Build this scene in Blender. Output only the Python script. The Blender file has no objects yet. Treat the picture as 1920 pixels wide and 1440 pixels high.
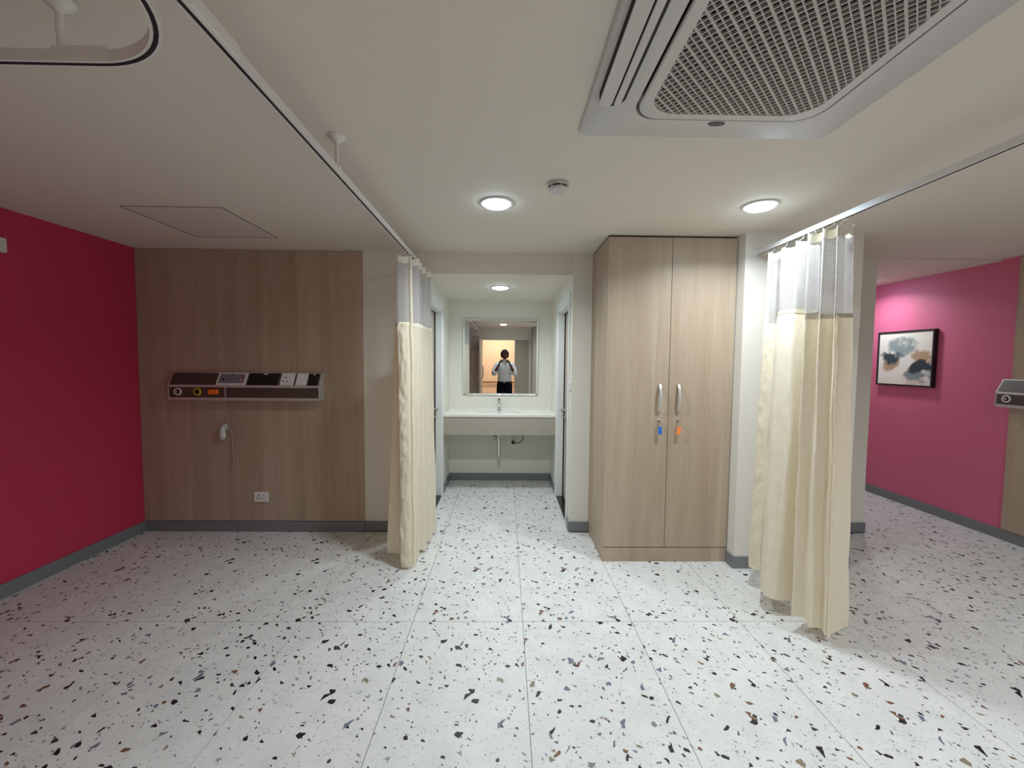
import bpy, bmesh, math, random
from mathutils import Vector, Matrix, noise
random.seed(7)
PI = math.pi
C = bpy.context.scene.collection
SC = bpy.context.scene

# ------------------------------------------------------------------ camera, world, exposure
CAM = Vector((0, 0, 1.4275))
f_px, pitch, yaw, roll = 783.0, 0.0549, 0.0155, 0.0091
fw = Vector((math.sin(yaw)*math.cos(pitch), math.cos(yaw)*math.cos(pitch), -math.sin(pitch)))
r0 = Vector((math.cos(yaw), -math.sin(yaw), 0)); u0 = r0.cross(fw)
rt = math.cos(roll)*r0 + math.sin(roll)*u0
up = -math.sin(roll)*r0 + math.cos(roll)*u0
cd = bpy.data.cameras.new('camera'); cam = bpy.data.objects.new('camera', cd); C.objects.link(cam)
cd.sensor_width = 36; cd.lens = f_px/1920*36; cd.clip_start = 0.02
cam.matrix_world = Matrix(((rt.x, up.x, -fw.x, CAM.x), (rt.y, up.y, -fw.y, CAM.y), (rt.z, up.z, -fw.z, CAM.z), (0, 0, 0, 1)))
SC.camera = cam
w = bpy.data.worlds.new('world'); SC.world = w; w.use_nodes = True
w.node_tree.nodes['Background'].inputs[0].default_value = (0.02, 0.02, 0.022, 1)
w.node_tree.nodes['Background'].inputs[1].default_value = 0.3
SC.view_settings.view_transform = 'Standard'; SC.view_settings.look = 'None'
SC.view_settings.gamma = 1; SC.view_settings.use_curve_mapping = False
SC.view_settings.exposure = 0.0
try:
    SC.cycles.max_bounces = 14; SC.cycles.diffuse_bounces = 8; SC.cycles.transparent_max_bounces = 24
    SC.cycles.sample_clamp_indirect = 4
except Exception: pass

# room numbers
H = 2.30; XL = -2.965; XR = 4.09; YB = 3.436; YR = -1.29
AXL, AXR, AY, AZ = -0.665, 0.545, 4.946, 2.13       # alcove
LIGHT_COL = (0.90, 0.97, 1.0)
P_MAIN = 15.5

# ------------------------------------------------------------------ materials
def newmat(name):
    m = bpy.data.materials.new(name); m.use_nodes = True
    return m, m.node_tree.nodes, m.node_tree.links, m.node_tree.nodes['Principled BSDF']
def simple(name, col, rough=0.5, metal=0.0, bump=0.0, bscale=60, spec=0.5, var=0.0):
    m, n, l, b = newmat(name)
    b.inputs['Base Color'].default_value = (*col, 1); b.inputs['Roughness'].default_value = rough
    b.inputs['Metallic'].default_value = metal
    b.inputs['Specular IOR Level'].default_value = spec
    tc = n.new('ShaderNodeTexCoord'); nz = n.new('ShaderNodeTexNoise'); nz.inputs['Scale'].default_value = bscale
    nz.inputs['Detail'].default_value = 4
    l.new(tc.outputs['Object'], nz.inputs['Vector'])
    if bump:
        bp = n.new('ShaderNodeBump'); bp.inputs['Strength'].default_value = bump; bp.inputs['Distance'].default_value = 0.002
        l.new(nz.outputs['Fac'], bp.inputs['Height']); l.new(bp.outputs['Normal'], b.inputs['Normal'])
    if var:
        n2 = n.new('ShaderNodeTexNoise'); n2.inputs['Scale'].default_value = 3.0; n2.inputs['Detail'].default_value = 5
        l.new(tc.outputs['Object'], n2.inputs['Vector'])
        mx = n.new('ShaderNodeMix'); mx.data_type = 'RGBA'
        mx.inputs['A'].default_value = (*[c*(1-var) for c in col], 1); mx.inputs['B'].default_value = (*[min(1, c*(1+var)) for c in col], 1)
        l.new(n2.outputs['Fac'], mx.inputs['Factor']); l.new(mx.outputs['Result'], b.inputs['Base Color'])
    return m
def emis(name, col, s):
    m, n, l, b = newmat(name)
    b.inputs['Base Color'].default_value = (0.8, 0.8, 0.8, 1)
    b.inputs['Emission Color'].default_value = (*col, 1); b.inputs['Emission Strength'].default_value = s
    return m
WHITE = simple('white_wall_paint', (0.745, 0.735, 0.665), 0.6, bump=0.12, bscale=120, var=0.02)
CEIL = simple('ceiling_paint', (0.70, 0.665, 0.585), 0.75, bump=0.08, bscale=90, var=0.02)
CRIM = simple('crimson_wall', (0.54, 0.034, 0.098), 0.55, bump=0.12, bscale=120, var=0.03)  # deeper, darker red than the right wall
PINK = simple('pink_wall_paint', (0.62, 0.140, 0.245), 0.55, bump=0.12, bscale=120, var=0.03)
SKIRT = simple('grey_skirting', (0.19, 0.205, 0.22), 0.4, bump=0.05, bscale=80, var=0.05)
PLAST = simple('white_plastic', (0.72, 0.72, 0.70), 0.35)
ACW = simple('conditioner_plastic', (0.60, 0.595, 0.575), 0.5)
ACG = simple('grille_plastic', (0.50, 0.49, 0.46), 0.5)
DARK = simple('dark_cavity', (0.025, 0.022, 0.02), 0.8)
GSHADE = simple('grille_shade', (0.018, 0.015, 0.013), 0.9, spec=0.1)  # near-black colour paints the shade inside the unit behind the grille
BLACK = simple('black_plastic', (0.006, 0.006, 0.007), 0.25)
SLOT = simple('track_slot', (0.008, 0.008, 0.012), 0.6)
RAIL = simple('white_powdercoat', (0.72, 0.71, 0.69), 0.35)
CHROME = simple('chrome', (0.75, 0.75, 0.74), 0.14, 1.0)
STEEL = simple('satin_steel', (0.55, 0.54, 0.52), 0.32, 1.0)
SATIN = simple('satin_nickel_handle', (0.62, 0.61, 0.60), 0.35, 0.55)
ALU = simple('anodised_aluminium', (0.60, 0.57, 0.55), 0.38, 0.35)
BROWNP = simple('bronze_brown_panel', (0.085, 0.068, 0.055), 0.45, 0.2)
LAV = simple('lavender_label', (0.20, 0.19, 0.25), 0.5)
COUNTER = simple('cream_solid_surface', (0.80, 0.79, 0.73), 0.22, var=0.02)
PORC = simple('porcelain', (0.82, 0.82, 0.80), 0.12)
GRANITE = simple('black_granite', (0.008, 0.008, 0.009), 0.2, bump=0.02)
DOORL = simple('grey_laminate_door', (0.42, 0.375, 0.315), 0.5, var=0.05)
FRAMEW = simple('white_door_frame', (0.76, 0.78, 0.76), 0.4)
ORANGE = simple('orange_plastic', (0.95, 0.20, 0.02), 0.4)
ORANGE2 = simple('orange_tag_plastic', (1.0, 0.27, 0.06), 0.35)
BLUE = simple('blue_tag_plastic', (0.02, 0.16, 0.62), 0.35)
YEL = simple('yellow_ring', (0.65, 0.42, 0.03), 0.4)
RED = simple('red_button', (0.45, 0.01, 0.01), 0.4)
TAN = simple('tan_button', (0.6, 0.38, 0.15), 0.4)
FRAMEB = simple('black_picture_frame', (0.012, 0.010, 0.016), 0.35)
GREYP = simple('grey_plate', (0.40, 0.39, 0.40), 0.45)
HOSE = simple('grey_braided_hose', (0.22, 0.19, 0.16), 0.4, 0.3)
PEACH = simple('peach_wall_paint', (0.80, 0.64, 0.52), 0.6, var=0.02)
BROWNR = simple('brown_handrail', (0.22, 0.13, 0.07), 0.5)
SKIN = simple('brown_skin', (0.105, 0.045, 0.028), 0.6, spec=0.25)
HAIR = simple('black_hair', (0.006, 0.005, 0.005), 0.85, bump=0.8, bscale=90, spec=0.1)
SHIRT = simple('white_shirt_cotton', (0.56, 0.57, 0.57), 0.8, bump=0.3, bscale=25)
TROUS = simple('black_trouser_cloth', (0.004, 0.0045, 0.008), 0.95, bump=0.2, bscale=30, spec=0.08)
SHOE = simple('black_leather', (0.012, 0.010, 0.009), 0.3)
PHONE = simple('pale_phone_shell', (0.62, 0.60, 0.58), 0.3)
LAMP = emis('downlight_diffuser', (0.60, 0.80, 1.0), 42.0)
HATCH = simple('access_panel_paint', (0.63, 0.595, 0.54), 0.7)
LINE = simple('shadow_gap', (0.06, 0.045, 0.038), 0.8)

def mirror_mat():
    m, n, l, b = newmat('mirror_glass')
    b.inputs['Base Color'].default_value = (0.86, 0.88, 0.86, 1); b.inputs['Metallic'].default_value = 1
    b.inputs['Roughness'].default_value = 0.01
    return m
MIRR = mirror_mat()

def wood_mat(name, c1, c2, horiz=0):
    m, n, l, b = newmat(name)
    tc = n.new('ShaderNodeTexCoord'); 
    sep = n.new('ShaderNodeSeparateXYZ'); l.new(tc.outputs['Object'], sep.inputs[0])
    add = n.new('ShaderNodeMath'); add.operation = 'ADD'; l.new(sep.outputs['X'], add.inputs[0]); l.new(sep.outputs['Y'], add.inputs[1])
    # boards of uneven tone
    mp = n.new('ShaderNodeCombineXYZ'); l.new(add.outputs[0], mp.inputs['X'])
    zz = n.new('ShaderNodeMath'); zz.operation = 'MULTIPLY'; zz.inputs[1].default_value = 0.018; l.new(sep.outputs['Z'], zz.inputs[0])
    l.new(zz.outputs[0], mp.inputs['Y'])
    v = n.new('ShaderNodeTexVoronoi'); v.voronoi_dimensions = '2D'; v.inputs['Scale'].default_value = 6; l.new(mp.outputs[0], v.inputs['Vector'])
    g1 = n.new('ShaderNodeTexNoise'); g1.inputs['Scale'].default_value = 11; g1.inputs['Detail'].default_value = 6; g1.inputs['Roughness'].default_value = 0.6
    mp2 = n.new('ShaderNodeCombineXYZ'); l.new(add.outputs[0], mp2.inputs['X'])
    z2 = n.new('ShaderNodeMath'); z2.operation = 'MULTIPLY'; z2.inputs[1].default_value = 0.06; l.new(sep.outputs['Z'], z2.inputs[0]); l.new(z2.outputs[0], mp2.inputs['Y'])
    l.new(mp2.outputs[0], g1.inputs['Vector'])
    g2 = n.new('ShaderNodeTexNoise'); g2.inputs['Scale'].default_value = 110; g2.inputs['Detail'].default_value = 4
    z3 = n.new('ShaderNodeMath'); z3.operation = 'MULTIPLY'; z3.inputs[1].default_value = 0.03; l.new(sep.outputs['Z'], z3.inputs[0])
    mp3 = n.new('ShaderNodeCombineXYZ'); l.new(add.outputs[0], mp3.inputs['X']); l.new(z3.outputs[0], mp3.inputs['Y']); l.new(mp3.outputs[0], g2.inputs['Vector'])
    sv = n.new('ShaderNodeSeparateColor'); l.new(v.outputs['Color'], sv.inputs[0])
    a = n.new('ShaderNodeMath'); a.operation = 'MULTIPLY'; a.inputs[1].default_value = 0.22; l.new(sv.outputs[0], a.inputs[0])
    a2 = n.new('ShaderNodeMath'); a2.operation = 'MULTIPLY_ADD'; a2.inputs[1].default_value = 0.60; l.new(g1.outputs['Fac'], a2.inputs[0]); l.new(a.outputs[0], a2.inputs[2])
    a3 = n.new('ShaderNodeMath'); a3.operation = 'MULTIPLY_ADD'; a3.inputs[1].default_value = 0.34; l.new(g2.outputs['Fac'], a3.inputs[0]); l.new(a2.outputs[0], a3.inputs[2])
    cr = n.new('ShaderNodeValToRGB'); l.new(a3.outputs[0], cr.inputs[0])
    cr.color_ramp.elements[0].position = 0.20; cr.color_ramp.elements[0].color = (*c1, 1)
    cr.color_ramp.elements[1].position = 0.92; cr.color_ramp.elements[1].color = (*c2, 1)
    l.new(cr.outputs[0], b.inputs['Base Color']); b.inputs['Roughness'].default_value = 0.48
    b.inputs['Specular IOR Level'].default_value = 0.35
    return m
WOOD = wood_mat('ash_laminate', (0.315, 0.233, 0.160), (0.515, 0.425, 0.325))
APRON = wood_mat('greige_laminate', (0.36, 0.33, 0.27), (0.44, 0.41, 0.35))

def terrazzo():
    m, n, l, b = newmat('terrazzo_print')
    tc = n.new('ShaderNodeTexCoord'); oi = n.new('ShaderNodeObjectInfo')
    k = n.new('ShaderNodeMath'); k.operation = 'MULTIPLY'; k.inputs[1].default_value = 4.0; l.new(oi.outputs['Random'], k.inputs[0])
    kf = n.new('ShaderNodeMath'); kf.operation = 'FLOOR'; l.new(k.outputs[0], kf.inputs[0])
    ks = n.new('ShaderNodeMath'); ks.operation = 'MULTIPLY'; ks.inputs[1].default_value = 7.3; l.new(kf.outputs[0], ks.inputs[0])
    va = n.new('ShaderNodeVectorMath'); va.operation = 'ADD'; l.new(tc.outputs['Object'], va.inputs[0]); l.new(ks.outputs[0], va.inputs[1])
    wn = n.new('ShaderNodeTexNoise'); wn.inputs['Scale'].default_value = 38; wn.inputs['Detail'].default_value = 2; l.new(va.outputs[0], wn.inputs['Vector'])
    ws = n.new('ShaderNodeVectorMath'); ws.operation = 'SCALE'; ws.inputs['Scale'].default_value = 0.016; l.new(wn.outputs['Color'], ws.inputs[0])
    vw = n.new('ShaderNodeVectorMath'); vw.operation = 'ADD'; l.new(va.outputs[0], vw.inputs[0]); l.new(ws.outputs[0], vw.inputs[1])
    base = n.new('ShaderNodeTexNoise'); base.inputs['Scale'].default_value = 9; base.inputs['Detail'].default_value = 8; l.new(va.outputs[0], base.inputs['Vector'])
    cb = n.new('ShaderNodeValToRGB'); l.new(base.outputs['Fac'], cb.inputs[0])
    cb.color_ramp.elements[0].position = 0.3; cb.color_ramp.elements[0].color = (0.60, 0.615, 0.60, 1)
    cb.color_ramp.elements[1].position = 0.7; cb.color_ramp.elements[1].color = (0.68, 0.69, 0.675, 1)
    cur = cb.outputs[0]
    def layer(cur, scale, share, shrink, ramp, off, soft=0.004):
        ad = n.new('ShaderNodeVectorMath'); ad.operation = 'ADD'; ad.inputs[1].default_value = (off, off*1.7, 0); l.new(vw.outputs[0], ad.inputs[0])
        rot = n.new('ShaderNodeVectorRotate'); rot.rotation_type = 'Z_AXIS'; rot.inputs['Angle'].default_value = off; l.new(ad.outputs[0], rot.inputs['Vector'])
        sc = n.new('ShaderNodeVectorMath'); sc.operation = 'MULTIPLY'; sc.inputs[1].default_value = (1.0, 1.45, 1); l.new(rot.outputs[0], sc.inputs[0])
        v1 = n.new('ShaderNodeTexVoronoi'); v1.voronoi_dimensions = '2D'; v1.inputs['Scale'].default_value = scale; l.new(sc.outputs[0], v1.inputs['Vector'])
        v2 = n.new('ShaderNodeTexVoronoi'); v2.voronoi_dimensions = '2D'; v2.feature = 'DISTANCE_TO_EDGE'; v2.inputs['Scale'].default_value = scale; l.new(sc.outputs[0], v2.inputs['Vector'])
        s = n.new('ShaderNodeSeparateColor'); l.new(v1.outputs['Color'], s.inputs[0])
        pick = n.new('ShaderNodeMath'); pick.operation = 'LESS_THAN'; pick.inputs[1].default_value = share; l.new(s.outputs[0], pick.inputs[0])
        th = n.new('ShaderNodeMath'); th.operation = 'MULTIPLY'; th.inputs[1].default_value = shrink; l.new(s.outputs[1], th.inputs[0])
        ins = n.new('ShaderNodeMath'); ins.operation = 'GREATER_THAN'; l.new(v2.outputs['Distance'], ins.inputs[0]); l.new(th.outputs[0], ins.inputs[1])
        f = n.new('ShaderNodeMath'); f.operation = 'MULTIPLY'; l.new(pick.outputs[0], f.inputs[0]); l.new(ins.outputs[0], f.inputs[1])
        cr = n.new('ShaderNodeValToRGB'); cr.color_ramp.interpolation = 'CONSTANT'; l.new(s.outputs[2], cr.inputs[0])
        e = cr.color_ramp.elements
        e[0].position = 0; e[0].color = (*ramp[0][1], 1); e[1].position = ramp[1][0]; e[1].color = (*ramp[1][1], 1)
        for p, c in ramp[2:]:
            x = e.new(p); x.color = (*c, 1)
        mx = n.new('ShaderNodeMix'); mx.data_type = 'RGBA'; l.new(f.outputs[0], mx.inputs['Factor']); l.new(cur, mx.inputs['A']); l.new(cr.outputs[0], mx.inputs['B'])
        return mx.outputs['Result']
    big = [(0, (0.012, 0.012, 0.015)), (0.50, (0.045, 0.04, 0.04)), (0.62, (0.17, 0.085, 0.05)), (0.74, (0.15, 0.16, 0.22)), (0.86, (0.22, 0.19, 0.13)), (0.93, (0.20, 0.20, 0.20))]
    small = [(0, (0.03, 0.03, 0.035)), (0.45, (0.14, 0.14, 0.15)), (0.65, (0.27, 0.22, 0.19)), (0.8, (0.28, 0.30, 0.33))]
    faint = [(0, (0.42, 0.43, 0.43)), (0.5, (0.50, 0.47, 0.44)), (0.8, (0.75, 0.75, 0.74))]
    cur = layer(cur, 150, 0.05, 0.1, faint, 3.1)
    cur = layer(cur, 95, 0.020, 0.25, small, 1.3)
    cur = layer(cur, 62, 0.018, 0.30, small, 0.45)
    cur = layer(cur, 31, 0.033, 0.32, big, 2.2)
    cur = layer(cur, 42, 0.036, 0.26, big, 0.9)
    l.new(cur, b.inputs['Base Color'])
    b.inputs['Roughness'].default_value = 0.42; b.inputs['Specular IOR Level'].default_value = 0.45
    return m
TERR = terrazzo()
GROUT = simple('grey_grout', (0.30, 0.30, 0.28), 0.9)

def cloth_mat():
    m, n, l, b = newmat('cream_curtain_cloth')
    tc = n.new('ShaderNodeTexCoord')
    nz = n.new('ShaderNodeTexNoise'); nz.inputs['Scale'].default_value = 26; nz.inputs['Detail'].default_value = 3; nz.inputs['Distortion'].default_value = 1.4
    l.new(tc.outputs['UV'], nz.inputs['Vector'])
    cr = n.new('ShaderNodeValToRGB'); l.new(nz.outputs['Fac'], cr.inputs[0])
    cr.color_ramp.elements[0].position = 0.44; cr.color_ramp.elements[0].color = (0.835, 0.795, 0.655, 1)
    cr.color_ramp.elements[1].position = 0.54; cr.color_ramp.elements[1].color = (0.87, 0.835, 0.70, 1)
    l.new(cr.outputs[0], b.inputs['Base Color']); b.inputs['Roughness'].default_value = 0.6; b.inputs['Sheen Weight'].default_value = 0.2
    bp = n.new('ShaderNodeBump'); bp.inputs['Strength'].default_value = 0.35; bp.inputs['Distance'].default_value = 0.004
    l.new(nz.outputs['Fac'], bp.inputs['Height']); l.new(bp.outputs[0], b.inputs['Normal'])
    tr = n.new('ShaderNodeBsdfTranslucent'); tr.inputs[0].default_value = (0.96, 0.84, 0.62, 1)
    mx = n.new('ShaderNodeMixShader'); mx.inputs[0].default_value = 0.29
    l.new(b.outputs[0], mx.inputs[1]); l.new(tr.outputs[0], mx.inputs[2])
    l.new(mx.outputs[0], n['Material Output'].inputs['Surface'])
    return m
CLOTH = cloth_mat()
def net_mat():
    m, n, l, b = newmat('white_curtain_net')
    b.inputs['Base Color'].default_value = (0.74, 0.74, 0.745, 1); b.inputs['Roughness'].default_value = 0.6
    tc = n.new('ShaderNodeTexCoord'); sp = n.new('ShaderNodeSeparateXYZ'); l.new(tc.outputs['UV'], sp.inputs[0])
    def wave(o, freq):
        a = n.new('ShaderNodeMath'); a.operation = 'MULTIPLY'; a.inputs[1].default_value = freq; l.new(o, a.inputs[0])
        s = n.new('ShaderNodeMath'); s.operation = 'SINE'; l.new(a.outputs[0], s.inputs[0]); return s.outputs[0]
    sx = wave(sp.outputs[0], 2*PI/0.012); sy = wave(sp.outputs[1], 2*PI/0.009)
    mn = n.new('ShaderNodeMath'); mn.operation = 'MAXIMUM'
    nx = n.new('ShaderNodeMath'); nx.operation = 'MULTIPLY'; nx.inputs[1].default_value = 1; l.new(sx, nx.inputs[0])
    l.new(nx.outputs[0], mn.inputs[0]); l.new(sy, mn.inputs[1])
    gt = n.new('ShaderNodeMath'); gt.operation = 'GREATER_THAN'; gt.inputs[1].default_value = 0.05; l.new(mn.outputs[0], gt.inputs[0])
    fa = n.new('ShaderNodeMath'); fa.operation = 'MULTIPLY_ADD'; fa.inputs[1].default_value = 0.46; fa.inputs[2].default_value = 0.16; l.new(gt.outputs[0], fa.inputs[0])
    tl = n.new('ShaderNodeBsdfTranslucent'); tl.inputs[0].default_value = (0.66, 0.66, 0.665, 1)
    m1 = n.new('ShaderNodeMixShader'); m1.inputs[0].default_value = 0.4; l.new(b.outputs[0], m1.inputs[1]); l.new(tl.outputs[0], m1.inputs[2])
    tp = n.new('ShaderNodeBsdfTransparent')
    mx = n.new('ShaderNodeMixShader'); l.new(fa.outputs[0], mx.inputs[0]); l.new(tp.outputs[0], mx.inputs[1]); l.new(m1.outputs[0], mx.inputs[2])
    l.new(mx.outputs[0], n['Material Output'].inputs['Surface'])
    return m
NET = net_mat()
SEAM = simple('double_seam_shaded', (0.52, 0.47, 0.35), 0.7)  # darker cream paints the shade of a doubled hem lit from behind
TAPE = simple('cream_header_tape', (0.82, 0.79, 0.66), 0.6)

def art_mat():
    m, n, l, b = newmat('abstract_cloud_print')
    tc = n.new('ShaderNodeTexCoord'); 
    nz = n.new('ShaderNodeTexNoise'); nz.inputs['Scale'].default_value = 7; nz.inputs['Detail'].default_value = 7; l.new(tc.outputs['Object'], nz.inputs['Vector'])
    sp = n.new('ShaderNodeSeparateXYZ'); l.new(tc.outputs['Object'], sp.inputs[0])
    base = None
    def blob(cy, cz, ry, rz, lo, hi, col, cur):
        # elliptical wash with a ragged edge; Y to the right is negative (seen from the room)
        y = n.new('ShaderNodeMath'); y.operation = 'SUBTRACT'; y.inputs[1].default_value = cy; l.new(sp.outputs[1], y.inputs[0])
        y1 = n.new('ShaderNodeMath'); y1.operation = 'DIVIDE'; y1.inputs[1].default_value = ry; l.new(y.outputs[0], y1.inputs[0])
        z = n.new('ShaderNodeMath'); z.operation = 'SUBTRACT'; z.inputs[1].default_value = cz; l.new(sp.outputs[2], z.inputs[0])
        z1 = n.new('ShaderNodeMath'); z1.operation = 'DIVIDE'; z1.inputs[1].default_value = rz; l.new(z.outputs[0], z1.inputs[0])
        p = n.new('ShaderNodeCombineXYZ'); l.new(y1.outputs[0], p.inputs[0]); l.new(z1.outputs[0], p.inputs[1])
        ln = n.new('ShaderNodeVectorMath'); ln.operation = 'LENGTH'; l.new(p.outputs[0], ln.inputs[0])
        s = n.new('ShaderNodeMath'); s.operation = 'MULTIPLY_ADD'; s.inputs[1].default_value = 3.4; l.new(nz.outputs['Fac'], s.inputs[0]); l.new(ln.outputs['Value'], s.inputs[2])
        mr = n.new('ShaderNodeMapRange'); mr.inputs['From Min'].default_value = hi; mr.inputs['From Max'].default_value = lo; l.new(s.outputs[0], mr.inputs['Value'])
        mx = n.new('ShaderNodeMix'); mx.data_type = 'RGBA'; l.new(mr.outputs[0], mx.inputs['Factor'])
        if isinstance(cur, tuple): mx.inputs['A'].default_value = (*cur, 1)
        else: l.new(cur, mx.inputs['A'])
        mx.inputs['B'].default_value = (*col, 1)
        return mx.outputs['Result']
    cur = blob(-.10, -.20, .22, .10, 2.13, 2.57, (0.62, 0.50, 0.42), (0.76, 0.71, 0.64))
    cur = blob(.14, -.06, .17, .07, 2.13, 2.57, (0.42, 0.28, 0.18), cur)
    cur = blob(-.16, .02, .16, .06, 2.13, 2.57, (0.45, 0.30, 0.18), cur)
    cur = blob(.10, .10, .20, .10, 2.28, 2.72, (0.26, 0.31, 0.31), cur)
    cur = blob(-.14, -.17, .22, .09, 2.18, 2.62, (0.20, 0.25, 0.26), cur)
    cur = blob(.16, .03, .12, .08, 2.25, 2.60, (0.035, 0.05, 0.065), cur)
    cur = blob(-.15, -.09, .13, .07, 2.2, 2.55, (0.03, 0.038, 0.05), cur)
    l.new(cur, b.inputs['Base Color']); b.inputs['Roughness'].default_value = 0.6
    return m
ART = art_mat()

# ------------------------------------------------------------------ mesh helpers
class MB:
    def __init__(s): s.v = []; s.f = []; s.uv = None
    def add(s, vs, fs):
        o = len(s.v); s.v += [tuple(v) for v in vs]; s.f += [tuple(i+o for i in f) for f in fs]; return s
    def box(s, x0, x1, y0, y1, z0, z1):
        x0, x1 = sorted((x0, x1)); y0, y1 = sorted((y0, y1)); z0, z1 = sorted((z0, z1))
        return s.add([(x0,y0,z0),(x1,y0,z0),(x1,y1,z0),(x0,y1,z0),(x0,y0,z1),(x1,y0,z1),(x1,y1,z1),(x0,y1,z1)],
                     [(0,3,2,1),(4,5,6,7),(0,1,5,4),(1,2,6,5),(2,3,7,6),(3,0,4,7)])
    def ring_loft(s, rings, caps=True, closed=False):
        o = len(s.v); n = len(rings[0])
        for r in rings: s.v += [tuple(p) for p in r]
        m = len(rings)
        for i in range(m if closed else m-1):
            a = o+i*n; c = o+((i+1) % m)*n
            for j in range(n):
                k = (j+1) % n; s.f.append((a+j, a+k, c+k, c+j))
        if caps and not closed:
            s.f.append(tuple(o+j for j in reversed(range(n)))); s.f.append(tuple(o+(m-1)*n+j for j in range(n)))
        return s
    def tube(s, pts, r, n=10, caps=True, closed=False):
        pts = [Vector(p) for p in pts]; rings = []; m = len(pts)
        rs = r if isinstance(r, (list, tuple)) else [r]*m
        prev = None
        for i, p in enumerate(pts):
            if closed: t = pts[(i+1) % m]-pts[i-1]
            else: t = pts[min(i+1, m-1)]-pts[max(i-1, 0)]
            t.normalize()
            if prev is None:
                a = Vector((0, 0, 1)) if abs(t.z) < .9 else Vector((1, 0, 0))
                nrm = t.cross(a).normalized()
            else:
                nrm = (prev - t*prev.dot(t)).normalized()
            prev = nrm; b = t.cross(nrm)
            rings.append([p+rs[i]*(math.cos(2*PI*j/n)*nrm+math.sin(2*PI*j/n)*b) for j in range(n)])
        return s.ring_loft(rings, caps, closed)
    def lathe(s, c, prof, n=32, axis='z'):   # prof: (r, h) pairs
        rings = []
        for r, h in prof:
            ring = []
            for j in range(n):
                a = 2*PI*j/n; x, y = r*math.cos(a), r*math.sin(a)
                if axis == 'z': ring.append((c[0]+x, c[1]+y, c[2]+h))
                elif axis == 'y': ring.append((c[0]+x, c[1]+h, c[2]+y))
                else: ring.append((c[0]+h, c[1]+x, c[2]+y))
            rings.append(ring)
        return s.ring_loft(rings)
    def prism(s, poly, axis, a, b):   # polygon in the other two axes, extruded
        n = len(poly); rings = []
        for t in (a, b):
            if axis == 'x': rings.append([(t, p[0], p[1]) for p in poly])
            elif axis == 'y': rings.append([(p[0], t, p[1]) for p in poly])
            else: rings.append([(p[0], p[1], t) for p in poly])
        return s.ring_loft(rings)
    def obox(s, c, dx, dy, dz, ax, ay, az):
        c = Vector(c); vs = []
        for k in (-1, 1):
            for j, i in ((-1, -1), (-1, 1), (1, 1), (1, -1)):
                vs.append(c+ax*i*dx/2+ay*j*dy/2+az*k*dz/2)
        return s.add(vs, [(0,3,2,1),(4,5,6,7),(0,1,5,4),(1,2,6,5),(2,3,7,6),(3,0,4,7)])
    def build(s, name, mat, parent=None, smooth=False, bevel=0, seg=2, kind=None, origin=None, ang=35, solid=0):
        me = bpy.data.meshes.new(name)
        off = Vector((0, 0, 0))
        if parent is not None:
            q = parent
            while q is not None: off = off+q.location; q = q.parent
        own = Vector(origin)-off if origin is not None else Vector((0, 0, 0))
        me.from_pydata([tuple(Vector(v)-off-own) for v in s.v], [], s.f)
        bm = bmesh.new(); bm.from_mesh(me); bmesh.ops.recalc_face_normals(bm, faces=bm.faces); bm.to_mesh(me); bm.free()
        if smooth:
            me.shade_smooth(); me.set_sharp_from_angle(angle=math.radians(ang))
        me.materials.append(mat)
        o = bpy.data.objects.new(name, me); C.objects.link(o)
        o.location = own
        if parent is not None: o.parent = parent
        if bevel:
            b = o.modifiers.new('bevel', 'BEVEL'); b.width = bevel; b.segments = seg; b.limit_method = 'ANGLE'; b.angle_limit = math.radians(40)
        if kind: o['kind'] = kind
        return o
def tag(o, label, cat, group=None):
    o['label'] = label; o['category'] = cat
    if group: o['group'] = group
    return o
def thing(name, loc, label, cat, group=None):
    o = bpy.data.objects.new(name, None); C.objects.link(o); o.location = loc; o.empty_display_size = 0.1
    return tag(o, label, cat, group)
def struct(o, label=None, cat=None):
    o['kind'] = 'structure'
    if label: o['label'] = label
    if cat: o['category'] = cat
    return o
def rsq(cx, cy, h, r, n=8):      # rounded square outline, half size h
    hx, hy = (h if isinstance(h, tuple) else (h, h)); out = []
    for q, (sx, sy) in enumerate(((1, 1), (-1, 1), (-1, -1), (1, -1))):
        for k in range(n+1):
            a = PI/2*q+PI/2*k/n
            out.append((cx+sx*(hx-r)+r*math.cos(a), cy+sy*(hy-r)+r*math.sin(a)))
    return out

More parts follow.
